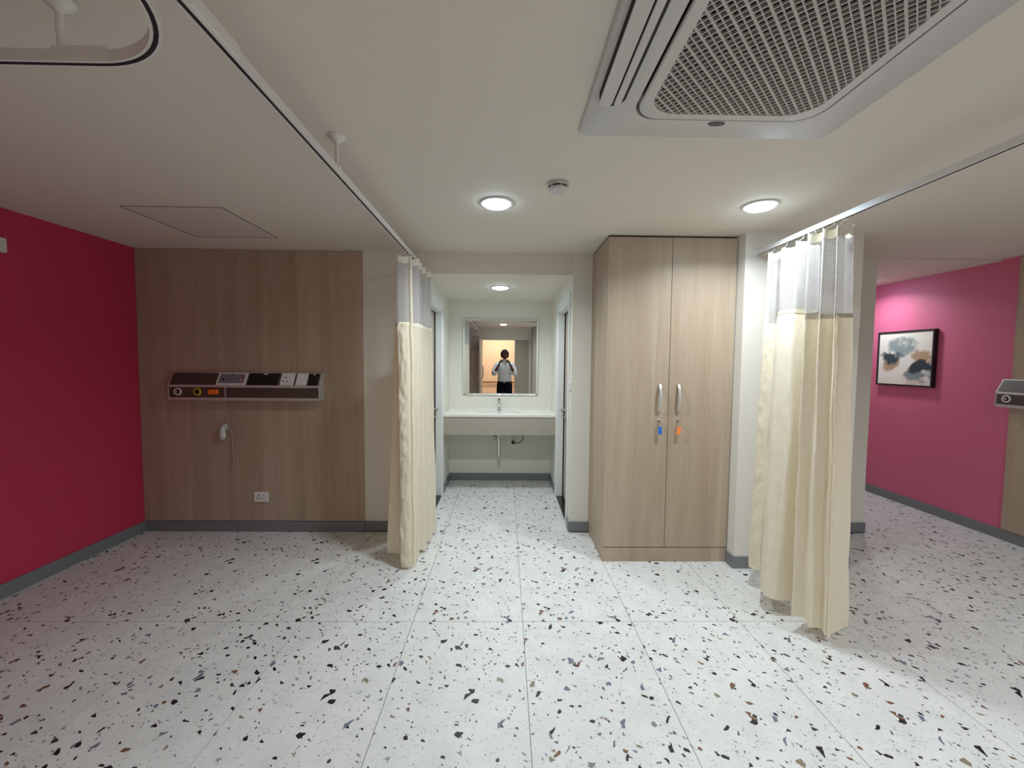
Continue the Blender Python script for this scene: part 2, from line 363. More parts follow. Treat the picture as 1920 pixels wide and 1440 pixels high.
# ------------------------------------------------------------------ floor
fl = MB(); fl.box(XL-.1, XR+.1, YR-.1, 5.7, -0.12, -0.0095)
floor = struct(fl.build('floor', GROUT), 'floor of large pale terrazzo tiles with dark stone chips', 'floor')
JX, JY, TW, TL = 0.105, 2.216, 0.6, 1.2
G = 0.0028
def tile(x0, x1, y0, y1, ox, oy):
    m = MB(); m.box(x0+G/2, x1-G/2, y0+G/2, y1-G/2, -0.0095, 0.0)
    return m.build('tile', TERR, floor, origin=(ox, oy, 0))
for i in range(-7, 8):
    for j in range(-3, 3):
        x0, x1 = JX+TW*i, JX+TW*(i+1); y0, y1 = JY+TL*j, JY+TL*(j+1)
        ox, oy = x0, y0
        if j == 1:
            # last full row meets the back wall; in the openings it runs on below
            regs = []
            a0, a1 = max(x0, AXL), min(x1, AXR)
            b0, b1 = max(x0, 3.05), min(x1, XR)
            if a1-a0 > .01: regs.append((a0, a1, 3.416, min(y1, AY)))
            if b1-b0 > .01: regs.append((b0, b1, 3.416, y1))
        elif j == 2:
            regs = []
            a0, a1 = max(x0, AXL), min(x1, AXR)
            b0, b1 = max(x0, 3.05), min(x1, XR)
            if a1-a0 > .01: regs.append((a0, a1, y0, AY))
            if b1-b0 > .01: regs.append((b0, b1, y0, 5.6))
        else:
            a0, a1 = max(x0, XL), min(x1, XR)
            regs = [(a0, a1, max(y0, YR), y1)] if a1-a0 > .01 and y1 > YR else []
        for r in regs: tile(*r, ox, oy)

# ------------------------------------------------------------------ walls and ceiling
def wallobj(name, boxes, mat, label):
    m = MB()
    for b in boxes: m.box(*b)
    return struct(m.build(name, mat), label, 'wall')
m = MB(); m.box(XL-.1, XR+.1, YR-.1, YB, H, H+.12); m.box(3.05, XR+.1, YB, 5.7, H-.012, H+.12); m.box(1.5, 3.05, YB, 3.7, H, H+.12)
struct(m.build('ceiling', CEIL), 'plain off-white ceiling over the whole ward', 'ceiling')
m = MB(); m.box(AXL, AXR, YB, YB+.1, AZ, H); m.box(AXL-.15, AXR+.15, YB+.1, AY+.1, AZ, H+.12)
struct(m.build('ceiling_alcove', CEIL), 'lowered ceiling of the washbasin alcove with its header face', 'ceiling')
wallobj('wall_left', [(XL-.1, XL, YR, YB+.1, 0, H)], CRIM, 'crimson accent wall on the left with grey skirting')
wallobj('wall_right', [(XR, XR+.1, YR, 5.6, 0, H)], PINK, 'pink accent wall on the right where the picture hangs')
wallobj('wall_back', [(XL, AXL, YB, YB+.1, 0, H), (AXR, 1.58, YB, YB+.1, 0, H)], WHITE, 'white back wall behind wood panel and wardrobe')
wallobj('wall_pillar', [(1.60, 2.40, 2.817, YB+.1, 0, H)], WHITE, 'white pillar between the wardrobe and the right curtain')
wallobj('wall_return', [(2.40, 3.05, YB, YB+.16, 0, H)], WHITE, 'white wall stub beyond the pillar beside the pink wall')
wallobj('wall_passage', [(2.95, 3.05, YB+.16, 5.6, 0, H), (2.95, XR+.1, 5.6, 5.7, 0, H)], WHITE, 'white walls of the side passage behind the wall stub')
DY0, DY1, DZ = 3.60, 4.35, 1.945
for nm, x0, x1, lab in (('wall_alcove_left', AXL-.15, AXL, 'white left side wall of the washbasin alcove'), ('wall_alcove_right', AXR, AXR+.15, 'white right side wall of the washbasin alcove')):
    wallobj(nm, [(x0, x1, YB+.1 if x0 < 0 else YB+.1, DY0, 0, AZ), (x0, x1, DY1, AY, 0, AZ), (x0, x1, DY0, DY1, DZ, AZ)], WHITE, lab)
wallobj('wall_alcove_back', [(AXL-.15, AXR+.15, AY, AY+.1, 0, AZ)], WHITE, 'white back wall of the alcove holding the mirror')
# rear wall with the entrance (seen in the mirror)
EX0, EXM, EX1, EZ = -0.66, 0.235, 0.62, 1.985
wallobj('wall_rear', [(XL, EX0, YR-.12, YR, 0, H), (EX1, XR, YR-.12, YR, 0, H), (EX0, EX1, YR-.12, YR, EZ, H)], WHITE, 'white rear wall around the entrance, seen in the mirror')

# skirting
def skirt(name, segs, label):
    m = MB()
    for s in segs: m.box(*s)
    o = struct(m.build(name, SKIRT, bevel=.0015, seg=1), label, 'baseboard')
T, BH = .012, .085
skirt('baseboard_left', [(XL, XL+T, YR, YB, 0, BH)], 'grey skirting along the crimson wall')
skirt('baseboard_back', [(XL+T, -1.162, YB-.016-T*.3, YB, 0, BH), (-1.160, AXL, YB-T, YB, 0, BH), (AXL-T*.2, AXL+T, YB-T, DY0-.053, 0, BH), (AXR, .70, YB-T, YB, 0, BH), (AXR-T, AXR, YB-T, DY0-.053, 0, BH)], 'grey skirting under the wood panel and on the alcove corners')
skirt('baseboard_alcove', [(AXL, AXR, AY-T, AY, 0, BH), (AXL, AXL+T, DY1+.07, AY-T, 0, BH), (AXR-T, AXR, DY1+.07, AY-T, 0, BH)], 'grey skirting under the washbasin counter')
skirt('baseboard_pillar', [(1.60-T*.2, 2.40+T, 2.817-T, 2.817, 0, BH), (1.60-T, 1.60, 2.817-T, 2.907, 0, BH), (2.40, 2.40+T, 2.817, YB, 0, BH), (2.40+T, 3.05, YB-T, YB, 0, BH), (3.05, 3.05+T, YB-T, 5.6, 0, BH)], 'grey skirting around the white pillar and wall stub')
skirt('baseboard_right', [(XR-T, XR, YR, 5.6, 0, BH)], 'grey skirting along the pink wall')
skirt('baseboard_rear', [(XL+T, EX0-.05, YR, YR+T, 0, BH), (1.60, XR-T, YR, YR+T, 0, BH)], 'grey skirting on the rear wall')

# ------------------------------------------------------------------ lights
def downlight(x, y, z, label, power, r=0.075, spread=150):
    t = thing('ceiling_downlight', (x, y, z), label, 'ceiling light')
    m = MB(); n = 40
    m.lathe((x, y, z), [(r, 0), (r+.014, 0), (r+.016, -.003), (r+.013, -.007), (r+.003, -.009), (r, -.006)], n)
    m.f = m.f[:-2]
    m.build('trim_ring', PLAST, t, smooth=True)
    m = MB(); m.lathe((x, y, z), [(r, -.0005), (r, -.009), (r*.96, -.014), (r*.85, -.018), (r*.6, -.0215), (r*.3, -.023)], n)  # dome and blue glow shaped to throw a glare-like halo on the ceiling
    m.build('diffuser', LAMP, t, smooth=True)
    ld = bpy.data.lights.new('downlight_lamp', 'AREA'); ld.shape = 'DISK'; ld.size = r*1.9; ld.energy = power; ld.color = LIGHT_COL
    ld.spread = math.radians(spread)
    lo = bpy.data.objects.new('lamp_light', ld); C.objects.link(lo); lo.parent = t; lo.location = (0, 0, -.026)
    return t
downlight(-.058, 2.36, H, 'glowing round ceiling downlight in front of the alcove', P_MAIN)
downlight(1.40, 2.34, H, 'glowing round ceiling downlight over the wardrobe front', P_MAIN*.8)
downlight(-.058, 4.02, AZ, 'round downlight in the low alcove ceiling above the basin', P_MAIN*.58)
downlight(-.06, -.15, H, 'round ceiling downlight near the entrance, seen only in the mirror', P_MAIN*.55)
downlight(3.72, 4.38, H-.012, 'round ceiling downlight in the side passage lighting the pink wall', P_MAIN*.45)

downlight(1.40, -.15, H, 'round ceiling downlight added unseen behind the photographer to brighten the right', P_MAIN*.6)  # added unseen lamp, lifts the light on the right side
downlight(2.86, .75, H, 'round ceiling downlight added unseen over the right bed place to brighten it', P_MAIN*1.2)  # added unseen lamp, keeps the right bay from going too dark

# ------------------------------------------------------------------ entrance and corridor (mirror view)
COR = -2.95
wallobj('wall_corridor', [(-3, 3, COR-.1, COR, 0, 2.5), (-3, -2.9, COR, YR-.12, 0, 2.5), (2.9, 3, COR, YR-.12, 0, 2.5)], PEACH, 'peach corridor wall seen through the entrance in the mirror')
m = MB(); m.box(-3, 3, COR-.1, YR-.12, 2.5, 2.6); struct(m.build('ceiling_corridor', WHITE), 'corridor ceiling beyond the entrance', 'ceiling')
m = MB(); m.box(-3, 3, COR-.1, YR, -.12, 0); struct(m.build('floor_corridor', simple('corridor_floor', (0.6, 0.5, 0.38), 0.4)), 'warm corridor floor beyond the entrance', 'floor')
ld = bpy.data.lights.new('corridor_lamp', 'AREA'); ld.shape = 'RECTANGLE'; ld.size = 1.2; ld.size_y = .3; ld.energy = 38; ld.color = (1.0, 0.79, 0.60)
t = thing('corridor_ceiling_light', (-.2, -2.1, 2.5), 'warm ceiling light panel in the corridor beyond the entrance', 'ceiling light')
MB().box(-.8, .4, -2.25, -1.95, 2.475, 2.5).build('housing', PLAST, t, bevel=.004)
MB().box(-.77, .37, -2.22, -1.98, 2.470, 2.475).build('diffuser', emis('warm_diffuser', (1, .8, .6), 4), t)
lo = bpy.data.objects.new('lamp_light', ld); C.objects.link(lo); lo.parent = t; lo.location = (0, 0, -.04)
t = thing('corridor_handrail', (0, COR, .78), 'brown handrail on the peach corridor wall, seen in the mirror', 'handrail')
MB().box(-1.8, 1.8, COR+.04, COR+.07, .755, .80).build('rail', BROWNR, t, bevel=.008)
for x in (-1.5, -.5, .5, 1.5): MB().box(x-.012, x+.012, COR, COR+.042, .765, .785).build('bracket', STEEL, t)
d3 = bpy.data.objects.new('door_3', None); C.objects.link(d3); d3.location = (EX0, YR, 0)
struct(d3, 'grey double entrance door behind the photographer, main leaf open', 'door')
m = MB(); m.box(EX0-.05, EX0, YR-.13, YR+.012, 0, EZ+.05); m.box(EX1, EX1+.05, YR-.13, YR+.012, 0, EZ+.05); m.box(EX0, EX1, YR-.13, YR+.012, EZ, EZ+.05)
m.build('frame', FRAMEW, d3, bevel=.003)
MB().box(EXM, EX1-.003, YR-.045, YR-.005, .006, EZ-.003).build('fixed_leaf', DOORL, d3, bevel=.002)
MB().box(EXM+.012, EXM+.035, YR-.005, YR+.003, EZ-.30, EZ-.01).build('bolt_plate', STEEL, d3)
for z in (.35, 1.0, 1.75): MB().box(EX1-.02, EX1-.004, YR-.006, YR+.01, z-.05, z+.05).build('hinge', STEEL, d3)
lf = MB().box(EX0+.004, EX0+.044, YR+.01, YR+.86, .006, EZ-.003).build('open_leaf', DOORL, d3, bevel=.002)
for sx in (-1, 1):
    x = EX0+.024+sx*.02
    pts = [(x, YR+.76, 1.0), (x+sx*.035, YR+.76, 1.0), (x+sx*.055, YR+.76, 1.02), (x+sx*.055, YR+.76, 1.28), (x+sx*.035, YR+.76, 1.30), (x, YR+.76, 1.30)]
    MB().tube(pts, .013, 10).build('pull_handle', STEEL, lf, smooth=True)
MB().box(EX0+.012, EX0+.036, YR+.86, YR+.862, .84, .96).build('lock_plate', STEEL, lf)
# cabinet beside the entrance
t = thing('cupboard', (1.1, YR+.25, 0), 'wood laminate cupboard beside the entrance, seen in the mirror', 'cupboard')
MB().box(.69, 1.59, YR+.02, YR+.44, .10, 2.285).build('carcass', APRON, t, bevel=.0015)
MB().box(.69, 1.59, YR+.02, YR+.44, 0, .098).build('plinth', WOOD, t)
for x0, x1 in ((.692, 1.138), (1.142, 1.588)): MB().box(x0, x1, YR+.44, YR+.458, .105, 2.28).build('door', APRON, t, bevel=.001)

# ------------------------------------------------------------------ alcove doors
def alcove_door(name, s, label):
    xw = AXL if s < 0 else AXR
    def X(d): return xw+s*d     # d measured into the wall
    root = bpy.data.objects.new(name, None); C.objects.link(root); root.location = (xw, (DY0+DY1)/2, 0)
    struct(root, label, 'door')
    a = .052
    m = MB()
    m.box(X(-.012), X(0), DY0-a, DY0, 0, DZ+a+.018); m.box(X(-.012), X(0), DY1, DY1+a, 0, DZ+a+.018); m.box(X(-.012), X(0), DY0, DY1, DZ, DZ+a+.018)
    m.build('architrave', FRAMEW, root, bevel=.003)
    m = MB()
    m.box(X(-.006), X(.15), DY0-.001, DY0+.022, 0, DZ); m.box(X(-.006), X(.15), DY1-.022, DY1+.001, 0, DZ); m.box(X(-.006), X(.15), DY0, DY1, DZ-.022, DZ+.001)
    m.build('frame', FRAMEW, root, bevel=.002)
    lf = MB().box(X(.072), X(.107), DY0+.026, DY1-.026, .014, DZ-.026).build('door_leaf', DOORL, root, bevel=.0015)
    m = MB(); m.box(X(.060), X(.076), DY1-.027, DY1-.0215, .014, DZ-.022); m.box(X(.062), X(.076), DY0+.026, DY1-.023, DZ-.027, DZ-.0215)
    m.build('seal', BLACK, root)
    MB().box(X(0.001), X(.150), DY0, DY1, -.001, .012).build('threshold', GRANITE, root)
    hy, hz = DY1-.10, .930
    h = MB(); 
    h.lathe((X(.072), hy, hz), [(.026, 0), (.026, -s*.008), (.010, -s*.010)], 20, 'x')
    h.tube([(X(.072), hy, hz), (X(.034), hy, hz), (X(.020), hy-.008, hz), (X(.017), hy-.03, hz), (X(.020), hy-.12, hz-.002)], [.011, .011, .011, .010, .009], 10)
    hd = h.build('door_handle', STEEL, root, smooth=True)
    MB().lathe((X(.072), hy, hz-.075), [(.020, 0), (.020, -s*.008), (.008, -s*.010), (.008, -s*.022)], 18, 'x').build('key_escutcheon', STEEL, root, smooth=True)
    for z in (.3, 1.0, 1.7): MB().lathe((X(.066), DY0+.024, z), [(.007, -.05), (.007, .05)], 10, 'z').build('hinge', STEEL, root, smooth=True)
alcove_door('door_1', -1, 'grey door set deep in the alcove left wall, half hidden by the left curtain')
alcove_door('door_2', 1, 'grey door set deep in the alcove right wall beside the wardrobe')

t = thing('light_switch', (AXR, 3.49, 1.22), 'white rocker switch plate on the alcove right wall', 'switch')
MB().box(AXR-.009, AXR, 3.458, 3.533, 1.185, 1.26).build('plate', PLAST, t, bevel=.003)
for y in (3.472, 3.497): MB().box(AXR-.013, AXR-.009, y, y+.02, 1.20, 1.245).build('rocker', PLAST, t, bevel=.001)

# ------------------------------------------------------------------ washbasin
CY = 4.455
t = thing('vanity_counter', (-.06, 4.7, .62), 'cream washbasin counter with deep greige front panel', 'counter')
# slab with an oval cut-out
scx, scy, sa, sb = -.066, 4.715, .255, .165
n = 48
m = MB(); zt, zb = .850, .826
inner = [(scx+sa*math.cos(2*PI*k/n), scy+sb*math.sin(2*PI*k/n)) for k in range(n)]
outer = []
for k in range(n):
    a = 2*PI*k/n; dx, dy = math.cos(a), math.sin(a)
    ts = []
    if dx > 1e-6: ts.append((AXR-scx)/dx)
    if dx < -1e-6: ts.append((AXL-scx)/dx)
    if dy > 1e-6: ts.append((AY-scy)/dy)
    if dy < -1e-6: ts.append((CY-scy)/dy)
    q = min(ts); outer.append([scx+dx*q, scy+dy*q])
for cx_, cy_ in ((AXR, AY), (AXL, AY), (AXL, CY), (AXR, CY)):
    k = min(range(n), key=lambda k: (outer[k][0]-cx_)**2+(outer[k][1]-cy_)**2); outer[k] = [cx_, cy_]
m.ring_loft([[(*p, zb) for p in inner], [(*p, zt) for p in inner], [(*p, zt) for p in outer], [(*p, zb) for p in outer]], caps=False, closed=True)
m.build('worktop', COUNTER, t)
MB().box(AXL+.001, AXR-.001, CY+.006, CY+.024, .630, .826).build('front_panel', APRON, t)
m = MB(); m.box(AXL+.002, AXR-.002, AY-.013, AY-.001, .850, .870)
m.build('upstand', COUNTER, t)
b = thing('washbasin', (scx, scy, .70), 'white oval undermount washbasin sunk in the cream counter', 'washbasin')
rings = []
for r_, z_ in ((1.06, .8255), (1.0, .8255), (.97, .80), (.90, .76), (.72, .715), (.40, .692), (.09, .688), (.09, .68), (.45, .684), (.78, .705), (.96, .75), (1.04, .80), (1.06, .815)):
    rings.append([(scx+sa*r_*math.cos(2*PI*k/n), scy+sb*r_*math.sin(2*PI*k/n), z_) for k in range(n)])
MB().ring_loft(rings, caps=False, closed=True).build('bowl', PORC, b, smooth=True)
MB().lathe((scx, scy, .688), [(.022, -.004), (.026, .002), (.012, .004)], 20).build('drain', CHROME, b, smooth=True)
fx, fy = -.073, 4.895
t = thing('basin_tap', (fx, fy, .85), 'chrome single lever basin tap behind the washbasin', 'tap')
MB().lathe((fx, fy, .85), [(.030, 0), (.030, .006), (.024, .010), (.0225, .012), (.0225, .105), (.020, .112)], 24).build('body', CHROME, t, smooth=True)
MB().tube([(fx, fy, .935), (fx, fy-.06, .932), (fx, fy-.12, .915), (fx, fy-.125, .905)], [.016, .015, .013, .011], 12).build('spout', CHROME, t, smooth=True)
MB().lathe((fx, fy, .962), [(.0205, 0), (.0205, .018), (.010, .024)], 20).build('lever_base', STEEL, t, smooth=True)
MB().obox((fx, fy-.03, .992), .020, .085, .008, Vector((1, 0, 0)), Vector((0, .98, -.18)), Vector((0, .18, .98))).build('lever', STEEL, t, bevel=.002)
t = thing('bottle_trap', (-.073, 4.75, .33), 'chrome bottle trap hanging under the washbasin counter', 'pipe')
MB().lathe((-.073, 4.75, .33), [(.015, .16), (.015, .36)], 20).build('tailpipe', CHROME, t, smooth=True)
MB().lathe((-.073, 4.75, .33), [(.018, 0), (.025, .006), (.025, .19), (.029, .192), (.029, .212), (.018, .214)], 24).build('trap_body', CHROME, t, smooth=True)
MB().tube([(-.073, 4.75, .50), (-.098, 4.76, .515), (-.108, 4.80, .52), (-.108, 4.945, .52)], .014, 12).build('waste_arm', CHROME, t, smooth=True)
MB().lathe((-.108, 4.946, .52), [(.036, 0), (.034, -.006), (.016, -.018)], 24, 'y').build('wall_flange', CHROME, t, smooth=True)
t = thing('angle_valve', (.095, 4.946, .465), 'chrome angle valve with flexible supply hose under the counter', 'valve')
MB().lathe((.095, 4.946, .465), [(.026, 0), (.024, -.006), (.011, -.010), (.011, -.04)], 20, 'y').build('valve_body', CHROME, t, smooth=True)
MB().lathe((.095, 4.905, .465), [(.017, 0), (.020, -.006), (.020, -.022), (.012, -.026)], 16, 'y').build('valve_knob', BLACK, t, smooth=True)
hp = [(.105, 4.90, .463), (.15, 4.88, .462), (.185, 4.86, .478), (.208, 4.85, .515), (.212, 4.86, .56), (.205, 4.87, .62), (.204, 4.88, .65)]
def cr_pts(P, per=8):
    out = []; P = [Vector(p) for p in P]
    for i in range(len(P)-1):
        p0, p1, p2, p3 = P[max(i-1, 0)], P[i], P[i+1], P[min(i+2, len(P)-1)]
        for k in range(per):
            t_ = k/per
            out.append(0.5*((2*p1)+(p2-p0)*t_+(2*p0-5*p1+4*p2-p3)*t_*t_+(3*p1-p0-3*p2+p3)*t_**3))
    out.append(P[-1]); return out
MB().tube(cr_pts(hp), .0065, 8).build('supply_hose', HOSE, t, smooth=True)
# mirror
t = thing('wall_mirror', (-.06, AY, 1.02), 'square frameless wall mirror above the washbasin counter', 'mirror')
mx0, mx1, mz0, mz1 = -.505, .383, 1.022, 1.918
bv = .022; yb, yf = AY-.012, AY-.018
m = MB()
def rr(x0, x1, z0, z1, r, y): return [(p[0], y, p[1]) for p in rsq((x0+x1)/2, (z0+z1)/2, ((x1-x0)/2, (z1-z0)/2), r, 4)]
m.ring_loft([rr(mx0, mx1, mz0, mz1, .02, AY-.001), rr(mx0, mx1, mz0, mz1, .02, AY-.014)], caps=True)
m.build('backing', GREYP, t)
m = MB()
m.ring_loft([rr(mx0+.0005, mx1-.0005, mz0+.0005, mz1-.0005, .0195, AY-.0145), rr(mx0+bv, mx1-bv, mz0+bv, mz1-bv, .012, AY-.0175)], caps=False)
m.build('bevelled_edge', MIRR, t)
m = MB()
r1 = rr(mx0+bv, mx1-bv, mz0+bv, mz1-bv, .012, AY-.0175); m.add(r1, [tuple(range(len(r1)))])
m.build('mirror_glass', MIRR, t)
t = tag(MB().lathe((-.045, 4.86, AZ), [(.028, 0), (.028, -.012), (.020, -.022), (.008, -.024)], 24).build('occupancy_sensor', PLAST, None, smooth=True), 'small white round sensor on the alcove ceiling near its back wall', 'sensor')

# ------------------------------------------------------------------ wardrobe
WX0, WX1, WY = .702, 1.594, 2.907
t = thing('wardrobe', ((WX0+WX1)/2, 3.17, 0), 'tall two-door wardrobe in pale ash laminate beside the pillar', 'wardrobe')
MB().box(WX0, WX1, WY+.020, YB-.001, .104, 2.288).build('carcass', WOOD, t, bevel=.001)
MB().box(WX0, WX1, WY+.001, YB-.001, 0, .101).build('plinth', WOOD, t, bevel=.001)
MID = 1.1455
MB().box(WX0+.004, WX1-.004, WY+.022, YB-.005, 2.288, H-.0005).build('top_gap_shade', LINE, t)  # dark strip stands in for shade in the gap under the ceiling
keys = {}
for k, (x0, x1, hx) in enumerate(((WX0, MID-.0015, 1.080), (MID+.0015, WX1, 1.212))):
    d = MB().box(x0, x1, WY, WY+.018, .107, 2.286).build('door', WOOD, t, bevel=.001)
    zc = 1.178
    m = MB(); rings = []
    for i in range(17):
        u = i/16; z = zc-.098+.196*u; bow = .030*(math.sin(PI*u)**.6) if 0 < u < 1 else 0
        yy = WY-.004-bow
        hw = .0085
        rings.append([(hx-hw, yy-.004, z), (hx+hw, yy-.004, z), (hx+hw, yy+.004, z), (hx-hw, yy+.004, z)])
    m.ring_loft(rings); m.build('handle', SATIN, d, bevel=.0015, smooth=True)
    m = MB(); m.lathe((hx, WY, 1.020), [(.0105, 0), (.0105, -.004), (.0085, -.006)], 20, 'y'); m.build('lock', CHROME, d, smooth=True)
    # key with its tag hangs from the lock
    col, nm, lab = ((BLUE, 'blue', 'blue plastic key tag hanging from the left wardrobe door lock'), (ORANGE2, 'orange', 'orange plastic key tag hanging from the right wardrobe door lock'))[k]
    kt = thing('key_tag', (hx, WY-.02, .92), lab, 'key')
    m = MB(); m.box(hx-.0012, hx+.0012, WY-.028, WY-.005, 1.012, 1.022)
    m.lathe((hx-.0012, WY-.030, 1.014), [(.011, 0), (.011, .0024)], 16, 'x'); m.build('key', CHROME, kt)
    m = MB(); m.tube([(hx+.010*math.cos(2*PI*q/14), WY-.027+.003*math.sin(2*PI*q/14), .994+.014*math.sin(2*PI*q/14)) for q in range(14)], .0012, 6, closed=True)
    m.build('key_ring', STEEL, kt, smooth=True)
    m = MB(); tilt = (.05, -.10)[k]
    ax = Vector((math.cos(tilt), 0, math.sin(tilt))); az = Vector((-math.sin(tilt), 0, math.cos(tilt)))
    m.obox((hx+.002, WY-.027, .952), .026, .005, .056, ax, Vector((0, 1, 0)), az)
    m.build('tag', col, kt, bevel=.003)

# ------------------------------------------------------------------ wood panels
o = MB().box(XL+.001, -1.160, YB-.016, YB-.0005, BH+.004, H-.012).build('wood_wall_panel', WOOD, bevel=.001)
tag(o, 'wide ash laminate wall panel behind the bed place, next to the crimson wall', 'wall panel')
o = MB().box(XR-.016, XR-.0005, 1.15, 3.30, BH+.004, H-.012).build('wood_wall_panel', WOOD, bevel=.001)
tag(o, 'ash laminate wall panel on the pink wall at the right edge', 'wall panel')

# ------------------------------------------------------------------ bedhead unit (local frame: x along the wall, front towards -y)
def bedhead(label):
    L = 1.195; z0 = 1.095
    t = thing('bedhead_unit', (0, 0, z0), label, 'bedhead unit')
    D, z1, z2 = .082, z0+.115, z0+.222      # front face to z1, slanted to z2
    prof = [(0, z0), (-D+.012, z0-.003), (-D, z0+.010), (-D, z1), (-.026, z2), (0, z2)]
    MB().prism(prof, 'x', .004, L-.004).build('housing', ALU, t, bevel=.002)
    for x in (0, L-.004): MB().prism([(p[0]*1.02, p[1]) for p in prof], 'x', x, x+.004).build('end_cap', ALU, t, bevel=.001)
    # lower fascia
    MB().box(.012, L-.012, -D-.002, -D+.004, z0+.022, z1-.012).build('lower_fascia', BROWNP, t)
    MB().box(.452, .456, -D-.0035, -D-.001, z0+.022, z1-.012).build('fascia_joint', ALU, t)
    # slanted frame vectors
    a = Vector((0, -D, z1)); b = Vector((0, -.026, z2)); sv = (b-a); Ls = sv.length; sv.normalize()
    nv = Vector((0, -sv.z, sv.y)); nv = -nv if nv.y > 0 else nv
    ex = Vector((1, 0, 0))
    def slant(name, x0, x1, mat, par, s0=.008, s1=None, h=.003, bev=.0, up=0):
        s1 = Ls-.008 if s1 is None else s1
        c = a+sv*((s0+s1)/2)+nv*(up+h/2)+ex*((x0+x1)/2)
        return MB().obox(c, x1-x0, s1-s0, h, ex, sv, nv).build(name, mat, par, bevel=bev)
    slant('upper_fascia', .012, L-.012, BROWNP, t)
    # nurse call module
    m1 = slant('call_module', .375, .610, PLAST, t, up=.003, bev=.001, s0=.004)
    slant('call_label', .392, .590, LAV, m1, s0=.022, s1=Ls-.018, h=.0015, up=.006)
    def button(x, s, r, mat, name, par, up=.0075):
        c = a+sv*s+nv*up+ex*x
        mm = MB(); ring = []
        for hgt in (0, .003): ring.append([c+nv*hgt+r*(math.cos(2*PI*q/16)*ex+math.sin(2*PI*q/16)*sv) for q in range(16)])
        mm.ring_loft(ring); return mm.build(name, mat, par)
    button(.425, Ls*.45, .009, BLACK, 'call_socket', m1); button(.490, Ls*.78, .005, BLACK, 'indicator', m1)
    button(.566, Ls*.68, .008, RED, 'call_button', m1); button(.562, Ls*.42, .009, TAN, 'reset_button', m1)
    dk = slant('data_plate', .622, .858, BLACK, t, up=.003, bev=.003); slant('plate_clip', .735, .765, PLAST, dk, s0=Ls-.022, s1=Ls-.014, h=.0015, up=.006)
    sk = slant('power_socket', .876, .985, PLAST, t, up=.003, bev=.0015)
    for x, s, r in ((.915, .62, .0055), (.900, .36, .0045), (.930, .36, .0045)): button(x, Ls*s, r, BLACK, 'pin_hole', sk, up=.0050)
    slant('rocker', .952, .975, PLAST, sk, s0=.03, s1=Ls-.03, h=.003, up=.006, bev=.001)
    slant('blank_plate', 1.000, 1.088, PLAST, t, up=.003, bev=.0015)
    dk = slant('data_plate', 1.100, 1.172, BLACK, t, up=.003, bev=.003); slant('plate_clip', 1.128, 1.146, PLAST, dk, s0=Ls-.022, s1=Ls-.014, h=.0015, up=.006)
    # gas outlets
    zc = z0+.068
    for x, mat, nm in ((.083, PLAST, 'white'), (.235, YEL, 'yellow')):
        g = MB().lathe((x, -D, zc), [(.018, -.002), (.0285, -.002), (.031, -.006), (.0285, -.014), (.024, -.016), (.022, -.012), (.018, -.010)], 28, 'y')
        g = g.build('gas_outlet', mat, t, smooth=True)
        MB().lathe((x, -D, zc), [(.0185, -.003), (.0185, -.012), (.012, -.013)], 24, 'y').build('outlet_core', BLACK, g, smooth=True)
        MB().lathe((x-.002, -D-.012, zc), [(.011, 0), (.011, -.004), (.008, -.005)], 18, 'y').build('outlet_valve', STEEL if mat == PLAST else BLACK, g, smooth=True)
    v = MB().box(.325, .402, -D-.020, -D-.001, zc-.020, zc+.020).build('vacuum_outlet', ORANGE, t, bevel=.006)
    return t
bl = bedhead('silver and brown bedhead service unit on the wood panel by the crimson wall'); bl.location = (-2.672, YB-.016, 1.095)
def copy_tree(o, parent=None):
    c = o.copy(); C.objects.link(c); c.parent = parent
    for ch in list(o.children): copy_tree(ch, c)
    return c
br = copy_tree(bl); br.location = (XR-.016, 3.335, 1.095); br.rotation_euler = (0, 0, -PI/2)
br['label'] = 'silver and brown bedhead service unit on the right wall, cut by the photo edge'
bl['group'] = br['group'] = 'bedhead service units'

# call handset on its hook below the left unit
hx, hz, hy = -2.285, .835, YB-.016
t = thing('call_handset', (hx, hy, .78), 'white nurse call handset hanging on a hook below the bedhead unit', 'handset')
MB().box(hx-.016, hx+.020, hy-.014, hy, hz+.012, hz+.058).build('hook', PLAST, t, bevel=.004)
m = MB(); rings = []
for z, wx, wy in ((hz+.040, .010, .008), (hz+.030, .018, .013), (hz+.005, .022, .016), (hz-.03, .028, .018), (hz-.055, .022, .014), (hz-.065, .010, .007)):
    rings.append([(hx-.005+wx*math.cos(2*PI*k/16), hy-.030+wy*math.sin(2*PI*k/16), z) for k in range(16)])
m.ring_loft(rings); m.build('grip', simple('handset_plastic', (0.60, 0.64, 0.60), .4), t, smooth=True)
cp = [(-2.215, hy-.098, 1.235), (-2.215, hy-.102, 1.19), (-2.218, hy-.090, 1.08), (-2.235, hy-.035, 1.00), (-2.252, hy-.014, .93), (-2.262, hy-.016, .90), (-2.262, hy-.022, .876)]
MB().tube(cr_pts(cp), .0017, 6).build('upper_cord', GREYP, t, smooth=True)
cp = [(hx+.022, hy-.015, .868), (-2.235, hy-.010, .85), (-2.228, hy-.008, .80), (-2.225, hy-.007, .70), (-2.222, hy-.007, .60), (-2.236, hy-.007, .545), (-2.240, hy-.007, .53)]
MB().tube(cr_pts(cp), .003, 6).build('hanging_cord', GREYP, t, smooth=True)

